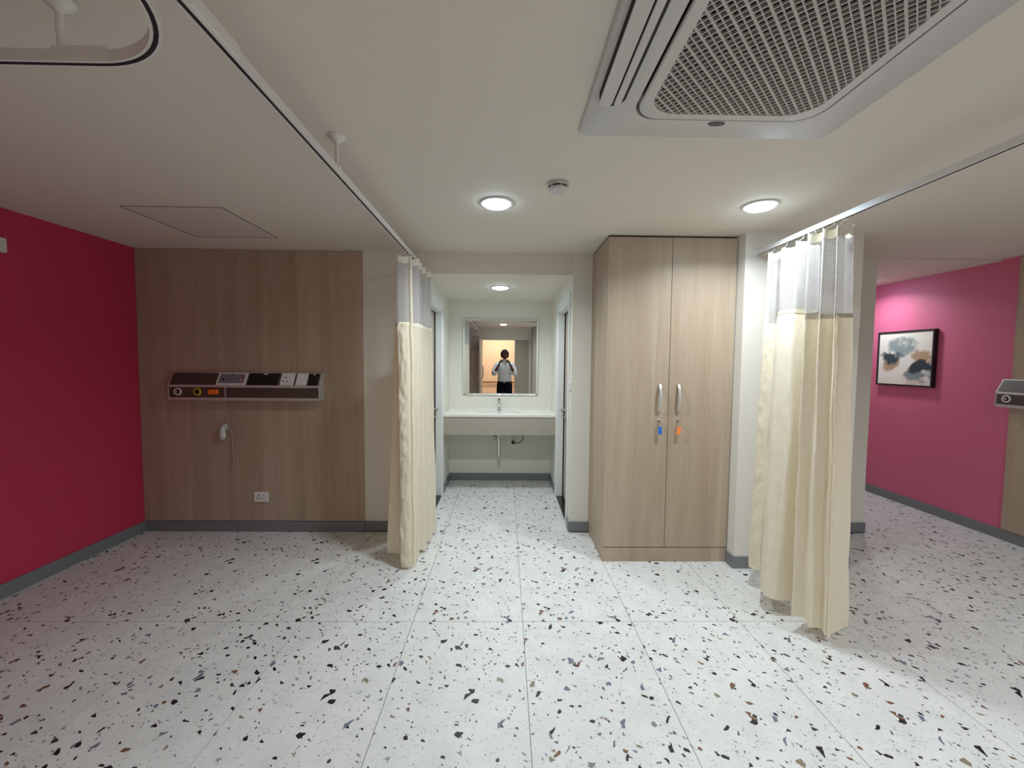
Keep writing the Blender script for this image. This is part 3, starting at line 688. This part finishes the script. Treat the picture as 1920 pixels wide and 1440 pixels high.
# wall socket low on the panel
t = thing('wall_socket', (-2.0, hy, .29), 'white three-pin wall socket with switch low on the wood panel', 'socket')
MB().box(-2.063, -1.945, hy-.010, hy, .248, .334).build('plate', PLAST, t, bevel=.004)
for x, z, r in ((-2.022, .305, .0055), (-2.037, .282, .0045), (-2.007, .282, .0045)):
    MB().lathe((x, hy-.010, z), [(r, .001), (r, -.0008)], 12, 'y').build('pin_hole', BLACK, t)
MB().box(-1.985, -1.962, hy-.013, hy-.010, .268, .316).build('rocker', PLAST, t, bevel=.001)
# little white device high on the crimson wall
t = thing('wall_detector', (XL, 2.49, 2.04), 'small white box high on the crimson wall at the left edge', 'detector')
MB().box(XL, XL+.028, 2.42, 2.543, 2.035, 2.120).build('cover', PLAST, t, bevel=.006)
MB().box(XL+.028, XL+.031, 2.46, 2.50, 2.06, 2.095).build('lens', GREYP, t, bevel=.001)

# ------------------------------------------------------------------ ceiling items
t = thing('ceiling_access_hatch', (-1.94, 2.78, H), 'square ceiling access hatch above the left bed place', 'hatch')
hx0, hx1, hy0, hy1 = -2.232, -1.642, 2.485, 3.092
m = MB()
m.box(hx0-.012, hx0, hy0-.012, hy1+.012, H-.003, H); m.box(hx1, hx1+.012, hy0-.012, hy1+.012, H-.003, H)
m.box(hx0, hx1, hy0-.012, hy0, H-.003, H); m.box(hx0, hx1, hy1, hy1+.012, H-.003, H)
m.build('frame', CEIL, t, bevel=.001)
MB().box(hx0, hx1, hy0, hy1, H-.0028, H).build('gap', LINE, t)
MB().box(hx0+.011, hx1-.008, hy0+.008, hy1-.009, H-.0034, H-.002).build('panel', HATCH, t, bevel=.001)

t = thing('smoke_detector', (.25, 2.10, H), 'white round smoke detector between the downlight and air conditioner', 'smoke detector')
MB().lathe((.25, 2.10, H), [(.056, 0), (.056, -.010), (.052, -.016)], 32).build('base', ACG, t, smooth=True)
MB().lathe((.25, 2.10, H), [(.044, -.016), (.044, -.024)], 32).build('chamber', BLACK, t)
m = MB(); m.lathe((.25, 2.10, H), [(.048, -.024), (.048, -.032), (.040, -.040), (.015, -.043)], 32); m.build('cap', ACW, t, smooth=True)
for k in range(6):
    a = 2*PI*k/6+.75
    MB().obox((.25+.045*math.cos(a), 2.10+.045*math.sin(a), H-.020), .006, .006, .010, Vector((math.cos(a), math.sin(a), 0)), Vector((-math.sin(a), math.cos(a), 0)), Vector((0, 0, 1))).build('rib', ACW, t)

# air conditioner
ax, ay = .735, 1.160
t = thing('air_conditioner', (ax, ay, H), 'large square ceiling cassette air conditioner with diamond mesh grille', 'air conditioner')
zf = 2.262
def ring3(h, r, z): return [(p[0], p[1], z) for p in rsq(ax, ay, h, r, 10)]
# body: outer skirt, central face with left slot opening
m = MB()
m.ring_loft([ring3(.468, .012, H), ring3(.468, .012, H-.010), ring3(.460, .02, H-.020), ring3(.395, .15, H-.026), ring3(.378, .17, zf), ring3(.318, .088, zf), ring3(.318, .088, H-.002)], caps=False)
m.build('face_panel', ACW, t, smooth=True, ang=50)
# slot with vane on the left
sx0, sx1, sy0, sy1 = .290, .373, .912, 1.402
m = MB(); o_ = rsq((sx0+sx1)/2, (sy0+sy1)/2, ((sx1-sx0)/2, (sy1-sy0)/2), .040, 8)
m.ring_loft([[(*p, H-.016) for p in o_], [(*p, zf-.003) for p in o_]]); m.build('air_slot', DARK, t)
m = MB(); o_ = rsq(.3130, (sy0+sy1)/2, (.0215, (sy1-sy0)/2-.002), .021, 8)
m.ring_loft([[(*p, zf-.004) for p in o_], [(*p, zf-.009) for p in o_]]); m.build('vane', ACW, t, bevel=.002)
m = MB(); o_ = rsq(.3505, (sy0+sy1)/2, (.0110, (sy1-sy0)/2-.012), .0105, 8)
m.ring_loft([[(*p, zf-.004) for p in o_], [(*p, zf-.011) for p in o_]]); m.build('vane', ACW, t, bevel=.002)
# grille frame (rounded square plate with opening)
m = MB()
m.ring_loft([ring3(.308, .085, zf+.006), ring3(.308, .085, zf-.003), ring3(.304, .083, zf-.006), ring3(.274, .095, zf-.006), ring3(.274, .095, zf+.008)], caps=False)
gr = m.build('grille_frame', ACW, t, smooth=True)
MB().add(ring3(.30, .08, H-.006), [tuple(range(len(ring3(.3, .08, 0))))]).build('filter', GSHADE, t)  # backing plate coloured as the shade seen through the grille holes
# lattice bars, clipped to the opening
def inside(x, y, h=.276, r=.096):
    dx, dy = abs(x-ax)-(h-r), abs(y-ay)-(h-r)
    if dx < 0 and dy < 0: return True
    return math.hypot(max(dx, 0), max(dy, 0)) <= r
m = MB(); p_ = .0377; s2 = math.sqrt(.5)
for fam in (0, 1):
    c0 = -.6032 if fam == 0 else 1.3103
    for k in range(-30, 40):
        for half in (0, 1):
            u = c0+(k+.5*half)*p_
            wd = (.0034, .0068)[half] if fam == 0 else (.0034, .0046)[half]
            d = Vector((s2, s2, 0)) if fam == 0 else Vector((s2, -s2, 0))
            nn = Vector((s2, -s2, 0)) if fam == 0 else Vector((s2, s2, 0))
            cpt = (ax-ay)*s2 if fam == 0 else (ax+ay)*s2
            base = Vector((ax, ay, 0))+nn*(u-cpt)
            if abs(u-cpt) > .40: continue
            ts = [q*.002 for q in range(-220, 221) if inside(*(base+d*(q*.002))[:2])]
            if len(ts) < 4: continue
            a_, b_ = min(ts)-.004, max(ts)+.004
            dz = .006 if not half else .009
            m.obox(base+d*((a_+b_)/2)+Vector((0, 0, zf-.005+dz/2+(.0006 if fam else 0))), b_-a_, wd, dz, d, nn, Vector((0, 0, 1)))
lat = m.build('grille_mesh', ACG, t); lat['kind'] = 'stuff'
m = MB(); rings = []
for h in (-.002, -.0050): rings.append([(.729+.029*math.cos(2*PI*k/28), 1.496+.0135*math.sin(2*PI*k/28), zf+h+.003) for k in range(28)])
m.ring_loft(rings); m.build('badge', simple('badge_blue', (.045, .05, .075), .3), t)

# ------------------------------------------------------------------ curtain tracks
def track(name, path, label, rods, joints=(), z=2.165, ends=()):
    """path: list of (x, y); white extrusion with a slot underneath"""
    t = thing(name, (path[0][0], path[0][1], z), label, 'curtain rail')
    P = [Vector((x, y, 0)) for x, y in path]
    def sweep(prof):
        rings = []
        for i, p in enumerate(P):
            d = (P[min(i+1, len(P)-1)]-P[max(i-1, 0)]).normalized(); nn = Vector((d.y, -d.x, 0))
            rings.append([p+nn*a+Vector((0, 0, z+b)) for a, b in prof])
        m = MB(); m.ring_loft(rings); return m
    sweep([(-.011, -.014), (-.011, .014), (.011, .014), (.011, -.014)]).build('track', RAIL, t, smooth=True)
    sweep([(-.0045, -.0146), (-.0045, -.0130), (.0045, -.0130), (.0045, -.0146)]).build('track_slot', SLOT, t, smooth=True)
    for x, y in rods:
        m = MB(); m.lathe((x, y, z), [(.0065, .014), (.0065, .06), (.0075, .062), (.0075, .105), (.012, .110), (.030, .125), (.034, .131), (.034, .135)], 20)
        m.build('suspension_rod', RAIL, t, smooth=True)
        MB().box(x-.013, x+.013, y-.013, y+.013, z+.008, z+.020).build('rod_clamp', RAIL, t, bevel=.002)
    for x, y, w_, d_ in joints:
        MB().box(x-w_/2, x+w_/2, y-d_/2, y+d_/2, z-.010, z+.022).build('track_joint', RAIL, t, bevel=.002)
    for x, y, w_, d_ in ends:
        MB().box(x-w_/2, x+w_/2, y-d_/2, y+d_/2, z-.022, z+.022).build('wall_bracket', RAIL, t, bevel=.003)
    return t
RX, RX2 = -.668, 1.680
track('curtain_track', [(RX, -1.05), (RX, YB-.004)], 'straight white ceiling curtain track left of the alcove', [(RX, 1.694), (RX, -.2)], joints=[(RX, .99, .030, .16)], ends=[(RX, YB-.004, .04, .008)])
arc = [(-.718, -.6), (-.718, .80)]+[(-.718-.27+.27*math.cos(a*PI/2/14), .806+.27*math.sin(a*PI/2/14)) for a in range(1, 15)]+[(-1.2, 1.076), (-2.94, 1.076)]
track('curtain_track', arc, 'curved white ceiling curtain track in the top left corner', [(-1.09, 1.076), (-2.3, 1.076), (-.718, .1)], joints=[(-1.02, 1.076, .10, .026)], z=2.155)
track('curtain_track', [(RX2, -1.0), (RX2, 2.813)], 'straight white curtain track running to the pillar on the right', [(RX2, .2)], ends=[(RX2, 2.812, .045, .010)])

# ------------------------------------------------------------------ curtains
def curtain(label, T_, B_, ztop, zbord, zbot, hooks, railx, seed=0, hems=(), bord=None, seam=None, name='privacy_curtain', wig=.006, per=14):
    cx = sum(p[0] for p in T_)/len(T_); cy = sum(p[1] for p in T_)/len(T_)
    t = thing(name, (cx, cy, ztop), label, 'curtain', 'cream hospital privacy curtains')
    A = cr_pts([(x, y, 0) for x, y in T_], per); B = cr_pts([(x, y, 0) for x, y in B_], per); n = len(A)
    zb = cr_pts([(z, 0, 0) for z in (zbot if isinstance(zbot, list) else [zbot]*len(B_))], per)
    bo = cr_pts([(z, 0, 0) for z in (bord or [0]*len(B_))], per)
    s = [0]
    for i in range(1, n): s.append(s[-1]+(B[i]-B[i-1]).length+.002)
    def pt(i, z):
        u = (ztop-z)/(ztop-.08); u = max(0, min(1, u)); e = u
        p = A[i].lerp(B[i], e)
        k = wig*min(1, u*3)
        nx = noise.noise(Vector((s[i]*9, z*3.1, seed)))*k+noise.noise(Vector((s[i]*30, z*9, seed+5)))*k*.5
        ny = noise.noise(Vector((s[i]*8, z*2.7, seed+9)))*k
        return (p.x+nx, p.y+ny, z)
    def grid(zs_of, rows, name, mat):
        vs = []; uv = []
        for r in range(rows+1):
            for i in range(n):
                z = zs_of(i, r/rows); vs.append(pt(i, z)); uv.append((s[i], z))
        fs = [(r*n+i, r*n+i+1, (r+1)*n+i+1, (r+1)*n+i) for r in range(rows) for i in range(n-1)]
        m = MB(); m.v = vs; m.f = fs
        me = bpy.data.meshes.new(name); off = t.location
        me.from_pydata([tuple(Vector(v)-off) for v in vs], [], fs)
        ul = me.uv_layers.new(name='UVMap')
        for lp in me.loops: ul.data[lp.index].uv = uv[lp.vertex_index]
        me.shade_smooth(); me.materials.append(mat)
        o = bpy.data.objects.new(name, me); C.objects.link(o); o.parent = t
        return o
    def lo(i): return zbord
    top = lambda i: ztop-.012*abs(math.sin(i/per*PI))
    grid(lambda i, u: top(i)-.045*u, 2, 'header_tape', TAPE)
    grid(lambda i, u: (top(i)-.045)*(1-u)+(zbord+bo[i].x)*u, 14, 'net_panel', NET)
    grid(lambda i, u: (zbord+bo[i].x)*(1-u)+zb[i].x*u, 60, 'cloth_panel', CLOTH)
    grid(lambda i, u: zbord+bo[i].x+.006-.022*u, 1, 'seam', seam or TAPE).location = (-.001 if cx > 0 else .001, -.0015, 0)
    # vertical hems: crumpled bands sewn along the cloth
    for idx, dx, dy, wd, cr_, z1_ in hems:
        e = min(n-1, int(idx*per)); cols = 8; rows = 150; d = Vector((dx, dy, 0)).normalized(); nn = Vector((d.y, -d.x, 0))
        if nn.dot(Vector((CAM.x-t.location.x, CAM.y-t.location.y, 0))) < 0: nn = -nn
        vs, uv = [], []
        zt_ = z1_ or top(e)
        for r in range(rows+1):
            z = zb[e].x-.004+(zt_-zb[e].x)*r/rows; p = Vector(pt(e, z))
            for c in range(cols+1):
                u = c/cols
                q = Vector((u*3+seed, z*13, 3.3)); k = noise.noise(q)*.9+noise.noise(q*2.3)*.45
                edge = noise.noise(Vector((seed, z*9, 8)))*cr_*.5
                vs.append(p+d*(wd*u+(edge if c in (0, cols) else 0))+nn*(.007+cr_*k*math.sin(PI*min(1, u+.15))+.004*math.sin(PI*u))+Vector((0, 0, 0))); uv.append((u*wd+5, z))
        me = bpy.data.meshes.new('side_hem')
        me.from_pydata([tuple(v-t.location) for v in vs], [], [(r*(cols+1)+c, r*(cols+1)+c+1, (r+1)*(cols+1)+c+1, (r+1)*(cols+1)+c) for r in range(rows) for c in range(cols)])
        ul = me.uv_layers.new(name='UVMap')
        for lp in me.loops: ul.data[lp.index].uv = uv[lp.vertex_index]
        me.shade_smooth(); me.materials.append(CLOTH)
        o = bpy.data.objects.new('side_hem', me); C.objects.link(o); o.parent = t
    for k in hooks:
        i = min(n-1, k*per); p = Vector(pt(i, ztop-.02))
        m = MB(); m.tube([p+Vector((0, 0, -.006)), p+Vector((.003, 0, .008)), Vector((railx, p.y, 2.140)), Vector((railx, p.y, 2.152))], .0016, 6)
        m.lathe((railx, p.y, 2.145), [(.004, 0), (.004, .008)], 8)
        m.build('hook', PLAST, t, smooth=True)
    return t
TL_ = [(-.640, 3.41), (-.60, 3.34), (-.69, 3.28), (-.61, 3.20), (-.69, 3.13), (-.61, 3.05), (-.69, 2.98), (-.60, 2.93), (-.690, 2.890), (-.655, 2.855), (-.725, 2.825), (-.738, 2.870), (-.745, 2.91), (-.735, 2.96)]
BL_ = [(-.62, 3.42), (-.555, 3.36), (-.64, 3.28), (-.560, 3.20), (-.65, 3.14), (-.575, 3.05), (-.66, 2.99), (-.605, 2.91), (-.665, 2.87), (-.625, 2.81), (-.70, 2.79), (-.745, 2.90), (-.835, 2.92), (-.81, 3.00)]
curtain('cream privacy curtain with net top, bunched left of the alcove', TL_, BL_, 2.128, 1.675, [.03, .03, .03, .03, .03, .03, .03, .03, .03, .02, .02, .055, .055, .055], (0, 2, 4, 6, 8, 10, 12), RX, 1, hems=((10, 1, .0, .065, .011, 1.675), (9, 1, 0, .022, .002, None)))
TR_ = [(1.700, 2.70), (1.645, 2.638), (1.685, 2.600), (1.655, 2.52), (1.70, 2.44), (1.64, 2.38), (1.72, 2.32), (1.70, 2.29), (1.60, 2.235), (1.655, 2.20), (1.625, 2.16), (1.675, 2.13), (1.650, 2.10), (1.700, 2.09), (1.72, 2.085), (1.74, 2.16)]
BR_ = [(1.63, 2.68), (1.570, 2.586), (1.610, 2.535), (1.500, 2.345), (1.53, 2.28), (1.60, 2.27), (1.72, 2.30), (1.70, 2.24), (1.535, 2.135), (1.585, 2.115), (1.575, 2.065), (1.640, 2.065), (1.635, 2.020), (1.715, 2.035), (1.785, 2.065), (1.82, 2.2)]
curtain('cream privacy curtain with net top, hanging before the pillar', TR_, BR_, 2.122, 1.675, [.13, .13, .12, .10, .09, .09, .09, .09, .09, .085, .07, .06, .05, .075, .08, .08], (0, 1, 3, 5, 7, 8, 10, 12, 14), RX2, 4, hems=((1, .65, -.76, .064, .010, 1.675), (1, .65, -.76, .026, .002, None), (12, 1, .3, .028, .006, 1.675)), bord=[0, 0, 0, .055, .062, .055, .045, .03, .01, 0, 0, 0, 0, 0, 0, 0], seam=SEAM)
TB_ = [(-.66, -1.02), (-.69, -.95), (-.72, -1.0), (-.75, -.93), (-.78, -.99), (-.80, -.92), (-.84, -.97), (-.86, -.92)]
BB_ = [(-.66, -1.02), (-.70, -.94), (-.75, -1.0), (-.79, -.92), (-.83, -.99), (-.87, -.91), (-.91, -.97), (-.95, -.91)]
curtain('cream privacy curtain bunched by the entrance, seen only in the mirror', TB_, BB_, 2.128, 1.675, .05, (0, 2, 4), RX, 8)

# ------------------------------------------------------------------ picture
py0, py1, pz0, pz1 = 3.905, 4.505, 1.209, 1.771
t = thing('framed_picture', (XR, (py0+py1)/2, (pz0+pz1)/2), 'black framed abstract cloud painting on the pink wall', 'picture')
m = MB(); fd = .040; fwid = .016
m.box(XR-fd, XR-.0005, py0, py1, pz0, pz0+fwid); m.box(XR-fd, XR-.0005, py0, py1, pz1-fwid, pz1)
m.box(XR-fd, XR-.0005, py0, py0+fwid, pz0+fwid, pz1-fwid); m.box(XR-fd, XR-.0005, py1-fwid, py1, pz0+fwid, pz1-fwid)
m.build('frame', FRAMEB, t, bevel=.0015)
MB().box(XR-fd+.008, XR-.002, py0+fwid, py1-fwid, pz0+fwid, pz1-fwid).build('canvas', ART, t)

# ------------------------------------------------------------------ person with phone (behind the lens, seen in the mirror)
PX, PY = -.025, -.34
person = thing('person', (PX, PY, 0), 'person in white shirt and black trousers holding up a phone, seen in the mirror', 'person')
def skin(name, verts, edges, mat, parent, sub=2, root=0):
    me = bpy.data.meshes.new(name); bm = bmesh.new(); ly = bm.verts.layers.skin.verify()
    off = person.location
    bv_ = []
    for i, (co, r) in enumerate(verts):
        v = bm.verts.new(Vector(co)-off); rr_ = r if isinstance(r, tuple) else (r, r); v[ly].radius = rr_; v[ly].use_root = (i == root); bv_.append(v)
    for a, b in edges: bm.edges.new((bv_[a], bv_[b]))
    bm.to_mesh(me); bm.free(); me.materials.append(mat)
    o = bpy.data.objects.new(name, me); C.objects.link(o)
    s_ = o.modifiers.new('skin', 'SKIN'); s_.use_smooth_shade = True
    ss = o.modifiers.new('subsurf', 'SUBSURF'); ss.levels = sub; ss.render_levels = sub
    if parent is not None: o.parent = parent
    return o
def P(x, y, z): return (PX+x, PY+y, z)
body = [(P(0, 0, .93), (.115, .075)), (P(0, .01, 1.10), (.11, .07)), (P(0, .01, 1.27), (.12, .075)), (P(0, 0, 1.37), (.08, .06)), (P(0, .01, 1.43), .052), (P(0, .02, 1.50), .050),
        (P(.15, 0, 1.36), .045), (P(.24, .08, 1.13), .042), (P(.135, .20, 1.335), .026), (P(.115, .245, 1.375), (.026, .018)),
        (P(-.15, 0, 1.36), .045), (P(-.25, .08, 1.13), .042), (P(-.135, .20, 1.335), .026), (P(-.120, .245, 1.375), (.026, .018)),
        (P(.085, 0, .84), .070), (P(.10, .01, .48), .055), (P(.105, -.02, .09), .036), (P(.11, .12, .035), (.038, .025)),
        (P(-.085, 0, .84), .070), (P(-.10, .01, .48), .055), (P(-.105, -.02, .09), .036), (P(-.11, .12, .035), (.038, .025))]
E_ = [(0, 1), (1, 2), (2, 3), (3, 4), (4, 5), (3, 6), (6, 7), (7, 8), (8, 9), (3, 10), (10, 11), (11, 12), (12, 13), (0, 14), (14, 15), (15, 16), (16, 17), (0, 18), (18, 19), (19, 20), (20, 21)]
skin('body', body, E_, SKIN, person)
def ell(cx, cy, z, rx, ry, n_=32): return [P(cx+rx*math.cos(2*PI*k/n_), cy+ry*math.sin(2*PI*k/n_), z) for k in range(n_)]
m = MB()
m.ring_loft([ell(0, 0, z, rx, ry) for z, rx, ry in ((.930, .168, .120), (.96, .172, .124), (1.05, .166, .120), (1.18, .176, .124), (1.28, .186, .120), (1.34, .178, .108), (1.385, .135, .088), (1.415, .085, .070), (1.440, .064, .062), (1.455, .060, .060))])
for sx in (-1, 1):
    k0 = .01 if sx < 0 else 0
    m.tube(cr_pts([P(sx*.115, 0, 1.345), P(sx*.165, .005, 1.345), P(sx*(.205+k0), .03, 1.26), P(sx*(.238+k0), .065, 1.165), P(sx*(.242+k0), .085, 1.125), P(sx*(.222+k0), .115, 1.150), P(sx*(.208+k0), .132, 1.178)], 5),
           [.045+.02*min(1, q/5) if q < 6 else .067-.010*(q-6)/24 for q in range(31)], 18)
shirt = m.build('shirt', SHIRT, person, smooth=True, ang=60)
MB().tube([P(.060*math.cos(q*PI/10+PI/2+.25), .060*math.sin(q*PI/10+PI/2+.25)+.004, 1.448-.012*math.sin(q*PI/19)) for q in range(19)], .010, 8).build('collar', SHIRT, shirt, smooth=True)
MB().box(PX-.014, PX+.014, PY+.110, PY+.126, .94, 1.22).build('placket', SHIRT, shirt, bevel=.004)
m = MB()
m.ring_loft([ell(0, 0, z, rx, ry) for z, rx, ry in ((.945, .160, .113), (.90, .178, .122), (.84, .188, .126), (.79, .180, .120), (.75, .15, .09))])
for sx in (-1, 1):
    m.tube([P(sx*.085, 0, .86), P(sx*.092, 0, .78), P(sx*.097, 0, .65), P(sx*.102, .008, .48), P(sx*.106, -.01, .28), P(sx*.108, -.02, .10), P(sx*.108, -.02, .055)], [.092, .100, .096, .080, .070, .064, .066], 22)
m.build('trousers', TROUS, person, smooth=True, ang=60)
for sx in (-1, 1):
    m = MB(); rings = []
    for y, wx, h in ((-.07, .02, .03), (-.06, .034, .07), (-.02, .040, .085), (.05, .042, .07), (.12, .046, .05), (.17, .040, .038), (.195, .02, .02)):
        rings.append([P(sx*.11+wx*math.cos(2*PI*k/16), y, max(0.0, h*(.5+.5*math.sin(2*PI*k/16)))) for k in range(16)])
    m.ring_loft(rings); m.build('shoe', SHOE, person, smooth=True)
# head
hc = Vector(P(0, .035, 1.570))
m = MB(); NR, NS = 26, 32; rings = []
for i in range(1, NR):
    th = PI*i/NR; zz = math.cos(th); rad = math.sin(th); ring = []
    for j in range(NS):
        a = 2*PI*j/NS; x, y, z = rad*math.cos(a), rad*math.sin(a), zz
        wx = .076*(1-.26*max(0, -z)**1.3); dy = .094*(1-.10*max(0, -z)) if y > 0 else .096*(1-.30*max(0, -z))
        px_, py_, pz_ = x*wx, y*dy, z*.118
        fr = max(0, y)
        if fr > .2:
            g = lambda cx, cz, sx_, sz_: math.exp(-((px_-cx)/sx_)**2-((pz_-cz)/sz_)**2)
            py_ += .020*g(0, -.022, .010, .016)+.008*g(0, .004, .008, .03)     # nose
            py_ -= .011*g(.030, .004, .016, .010)+.011*g(-.030, .004, .016, .010)  # eye sockets
            py_ += .005*g(0, -.060, .020, .006)+.004*g(0, -.072, .016, .005)+.006*g(0, -.098, .018, .012)   # lips, chin
            py_ += .004*g(.03, .022, .02, .006)+.004*g(-.03, .022, .02, .006)  # brow
        ring.append(hc+Vector((px_, py_, pz_)))
    rings.append(ring)
m.ring_loft(rings); head = m.build('head', SKIN, person, smooth=True, ang=180)
EYEW = simple('eye_white', (.6, .58, .55), .3); LIP = simple('lip', (.14, .04, .035), .5)
for sx in (-1, 1):
    c = hc+Vector((sx*.030, .076, .003))
    m = MB(); m.lathe((c.x, c.y, c.z), [(.002, .0115), (.008, .009), (.0115, .003), (.012, -.004)], 16, 'y'); m.build('eye', EYEW, head, smooth=True)
    m = MB(); m.lathe((c.x, c.y+.0105, c.z), [(.0055, 0), (.004, .002)], 12, 'y'); m.build('iris', BLACK, head)
    e = hc+Vector((sx*.078, -.008, -.005)); m = MB(); rings = []
    for k, (ofs, s1_) in enumerate(((-.006, .7), (0, 1), (.008, 1.1), (.011, .8))):
        rings.append([e+Vector((sx*ofs, .017*s1_*math.cos(2*PI*q/14)-ofs*.6, .030*s1_*math.sin(2*PI*q/14))) for q in range(14)])
    m.ring_loft(rings); m.build('ear', SKIN, head, smooth=True)
m = MB(); m.tube([hc+Vector((x, .090-abs(x)*.35, -.066)) for x in (-.022, -.011, 0, .011, .022)], [.002, .004, .0045, .004, .002], 8); m.build('lips', LIP, head, smooth=True)
# hair: thick cap with a quiff
m = MB(); rings = []
for i in range(0, 15):
    th = PI*.64*i/14+.04; ring = []
    for j in range(36):
        a = 2*PI*j/36; y = math.sin(a)
        lim = th
        if y > .15: lim = min(th, PI*(.40-.04*y))      # hairline over the forehead
        elif y > -.25: lim = min(th, PI*.47)
        x_, y_, z_ = math.sin(lim)*math.cos(a), math.sin(lim)*math.sin(a), math.cos(lim)
        k = 1.0+.05*noise.noise(Vector((x_*5, y_*5, z_*5)))
        ring.append(hc+Vector((x_*.104*k, y_*.114*k-.002, z_*.142*k)))
    rings.append(ring)
m.ring_loft(rings, caps=False); m.f.append(tuple(range(36)))
h_ = m.build('hair', HAIR, person, smooth=True, ang=180); sd = h_.modifiers.new('thick', 'SOLIDIFY'); sd.thickness = .012; sd.offset = -1
# belt, placket, collar, pockets
m = MB(); m.ring_loft([[P(.172*math.cos(2*PI*k/28), .120*math.sin(2*PI*k/28), z) for k in range(28)] for z in (.905, .935)], caps=False)
bl_ = m.build('belt', SHOE, person, smooth=True); q = bl_.modifiers.new('thick', 'SOLIDIFY'); q.thickness = .004; q.offset = 1
MB().box(PX-.016, PX+.016, PY+.122, PY+.129, .904, .936).build('buckle', CHROME, bl_, bevel=.002)
for k in range(6):
    MB().lathe((PX, PY+.125, .98+.045*k), [(.005, 0), (.005, .003)], 10, 'y').build('button', PLAST, shirt)
# hands: palm, four fingers and a thumb closing on the ends of the phone
phx0, phx1, phz0, phz1, phy0, phy1 = -.108, .050, 1.388, 1.464, -.024, -.015
ph = thing('phone', ((phx0+phx1)/2, (phy0+phy1)/2, phz0), 'pale phone held level in both hands, seen in the mirror', 'phone')
MB().box(phx0, phx1, phy0, phy1, phz0, phz1).build('shell', PHONE, ph, bevel=.003)
MB().box(phx0+.004, phx1-.004, phy0-.0008, phy0, phz0+.004, phz1-.004).build('screen', BLACK, ph)
MB().box(-.014, .014, phy1, phy1+.0015, 1.4135, 1.4415).build('camera_plate', GREYP, ph, bevel=.0005)
for s in (-1, 1):
    ex_ = phx0 if s < 0 else phx1
    # palm at the phone end
    wv = body[13][0] if s < 0 else body[9][0]
    pv = [(wv, (.024, .016)), ((ex_+s*.030, -.050, 1.400), (.030, .014)), ((ex_+s*.022, -.030, 1.425), (.032, .013))]
    skin('hand', pv, [(0, 1), (1, 2)], SKIN, person)
    for k, (zf_, ln) in enumerate(((1.452, .9), (1.434, 1.0), (1.416, .95), (1.399, .75))):
        reach = .045*ln
        fv = [((ex_+s*.022, -.034, zf_-.004), .0088), ((ex_+s*.018, -.012, zf_), .0082), ((ex_-s*reach*.45, -.0065, zf_+.002), .0076), ((ex_-s*reach, -.0075, zf_+.003), .0066)]
        skin('finger', fv, [(0, 1), (1, 2), (2, 3)], SKIN, person, sub=1)
    tv = [((ex_+s*.022, -.046, 1.404), .0105), ((ex_+s*.006, -.044, 1.400), .0098), ((ex_-s*.018, -.035, 1.408), .0088), ((ex_-s*.034, -.033, 1.414), .0075)]
    skin('thumb', tv, [(0, 1), (1, 2), (2, 3)], SKIN, person, sub=1)
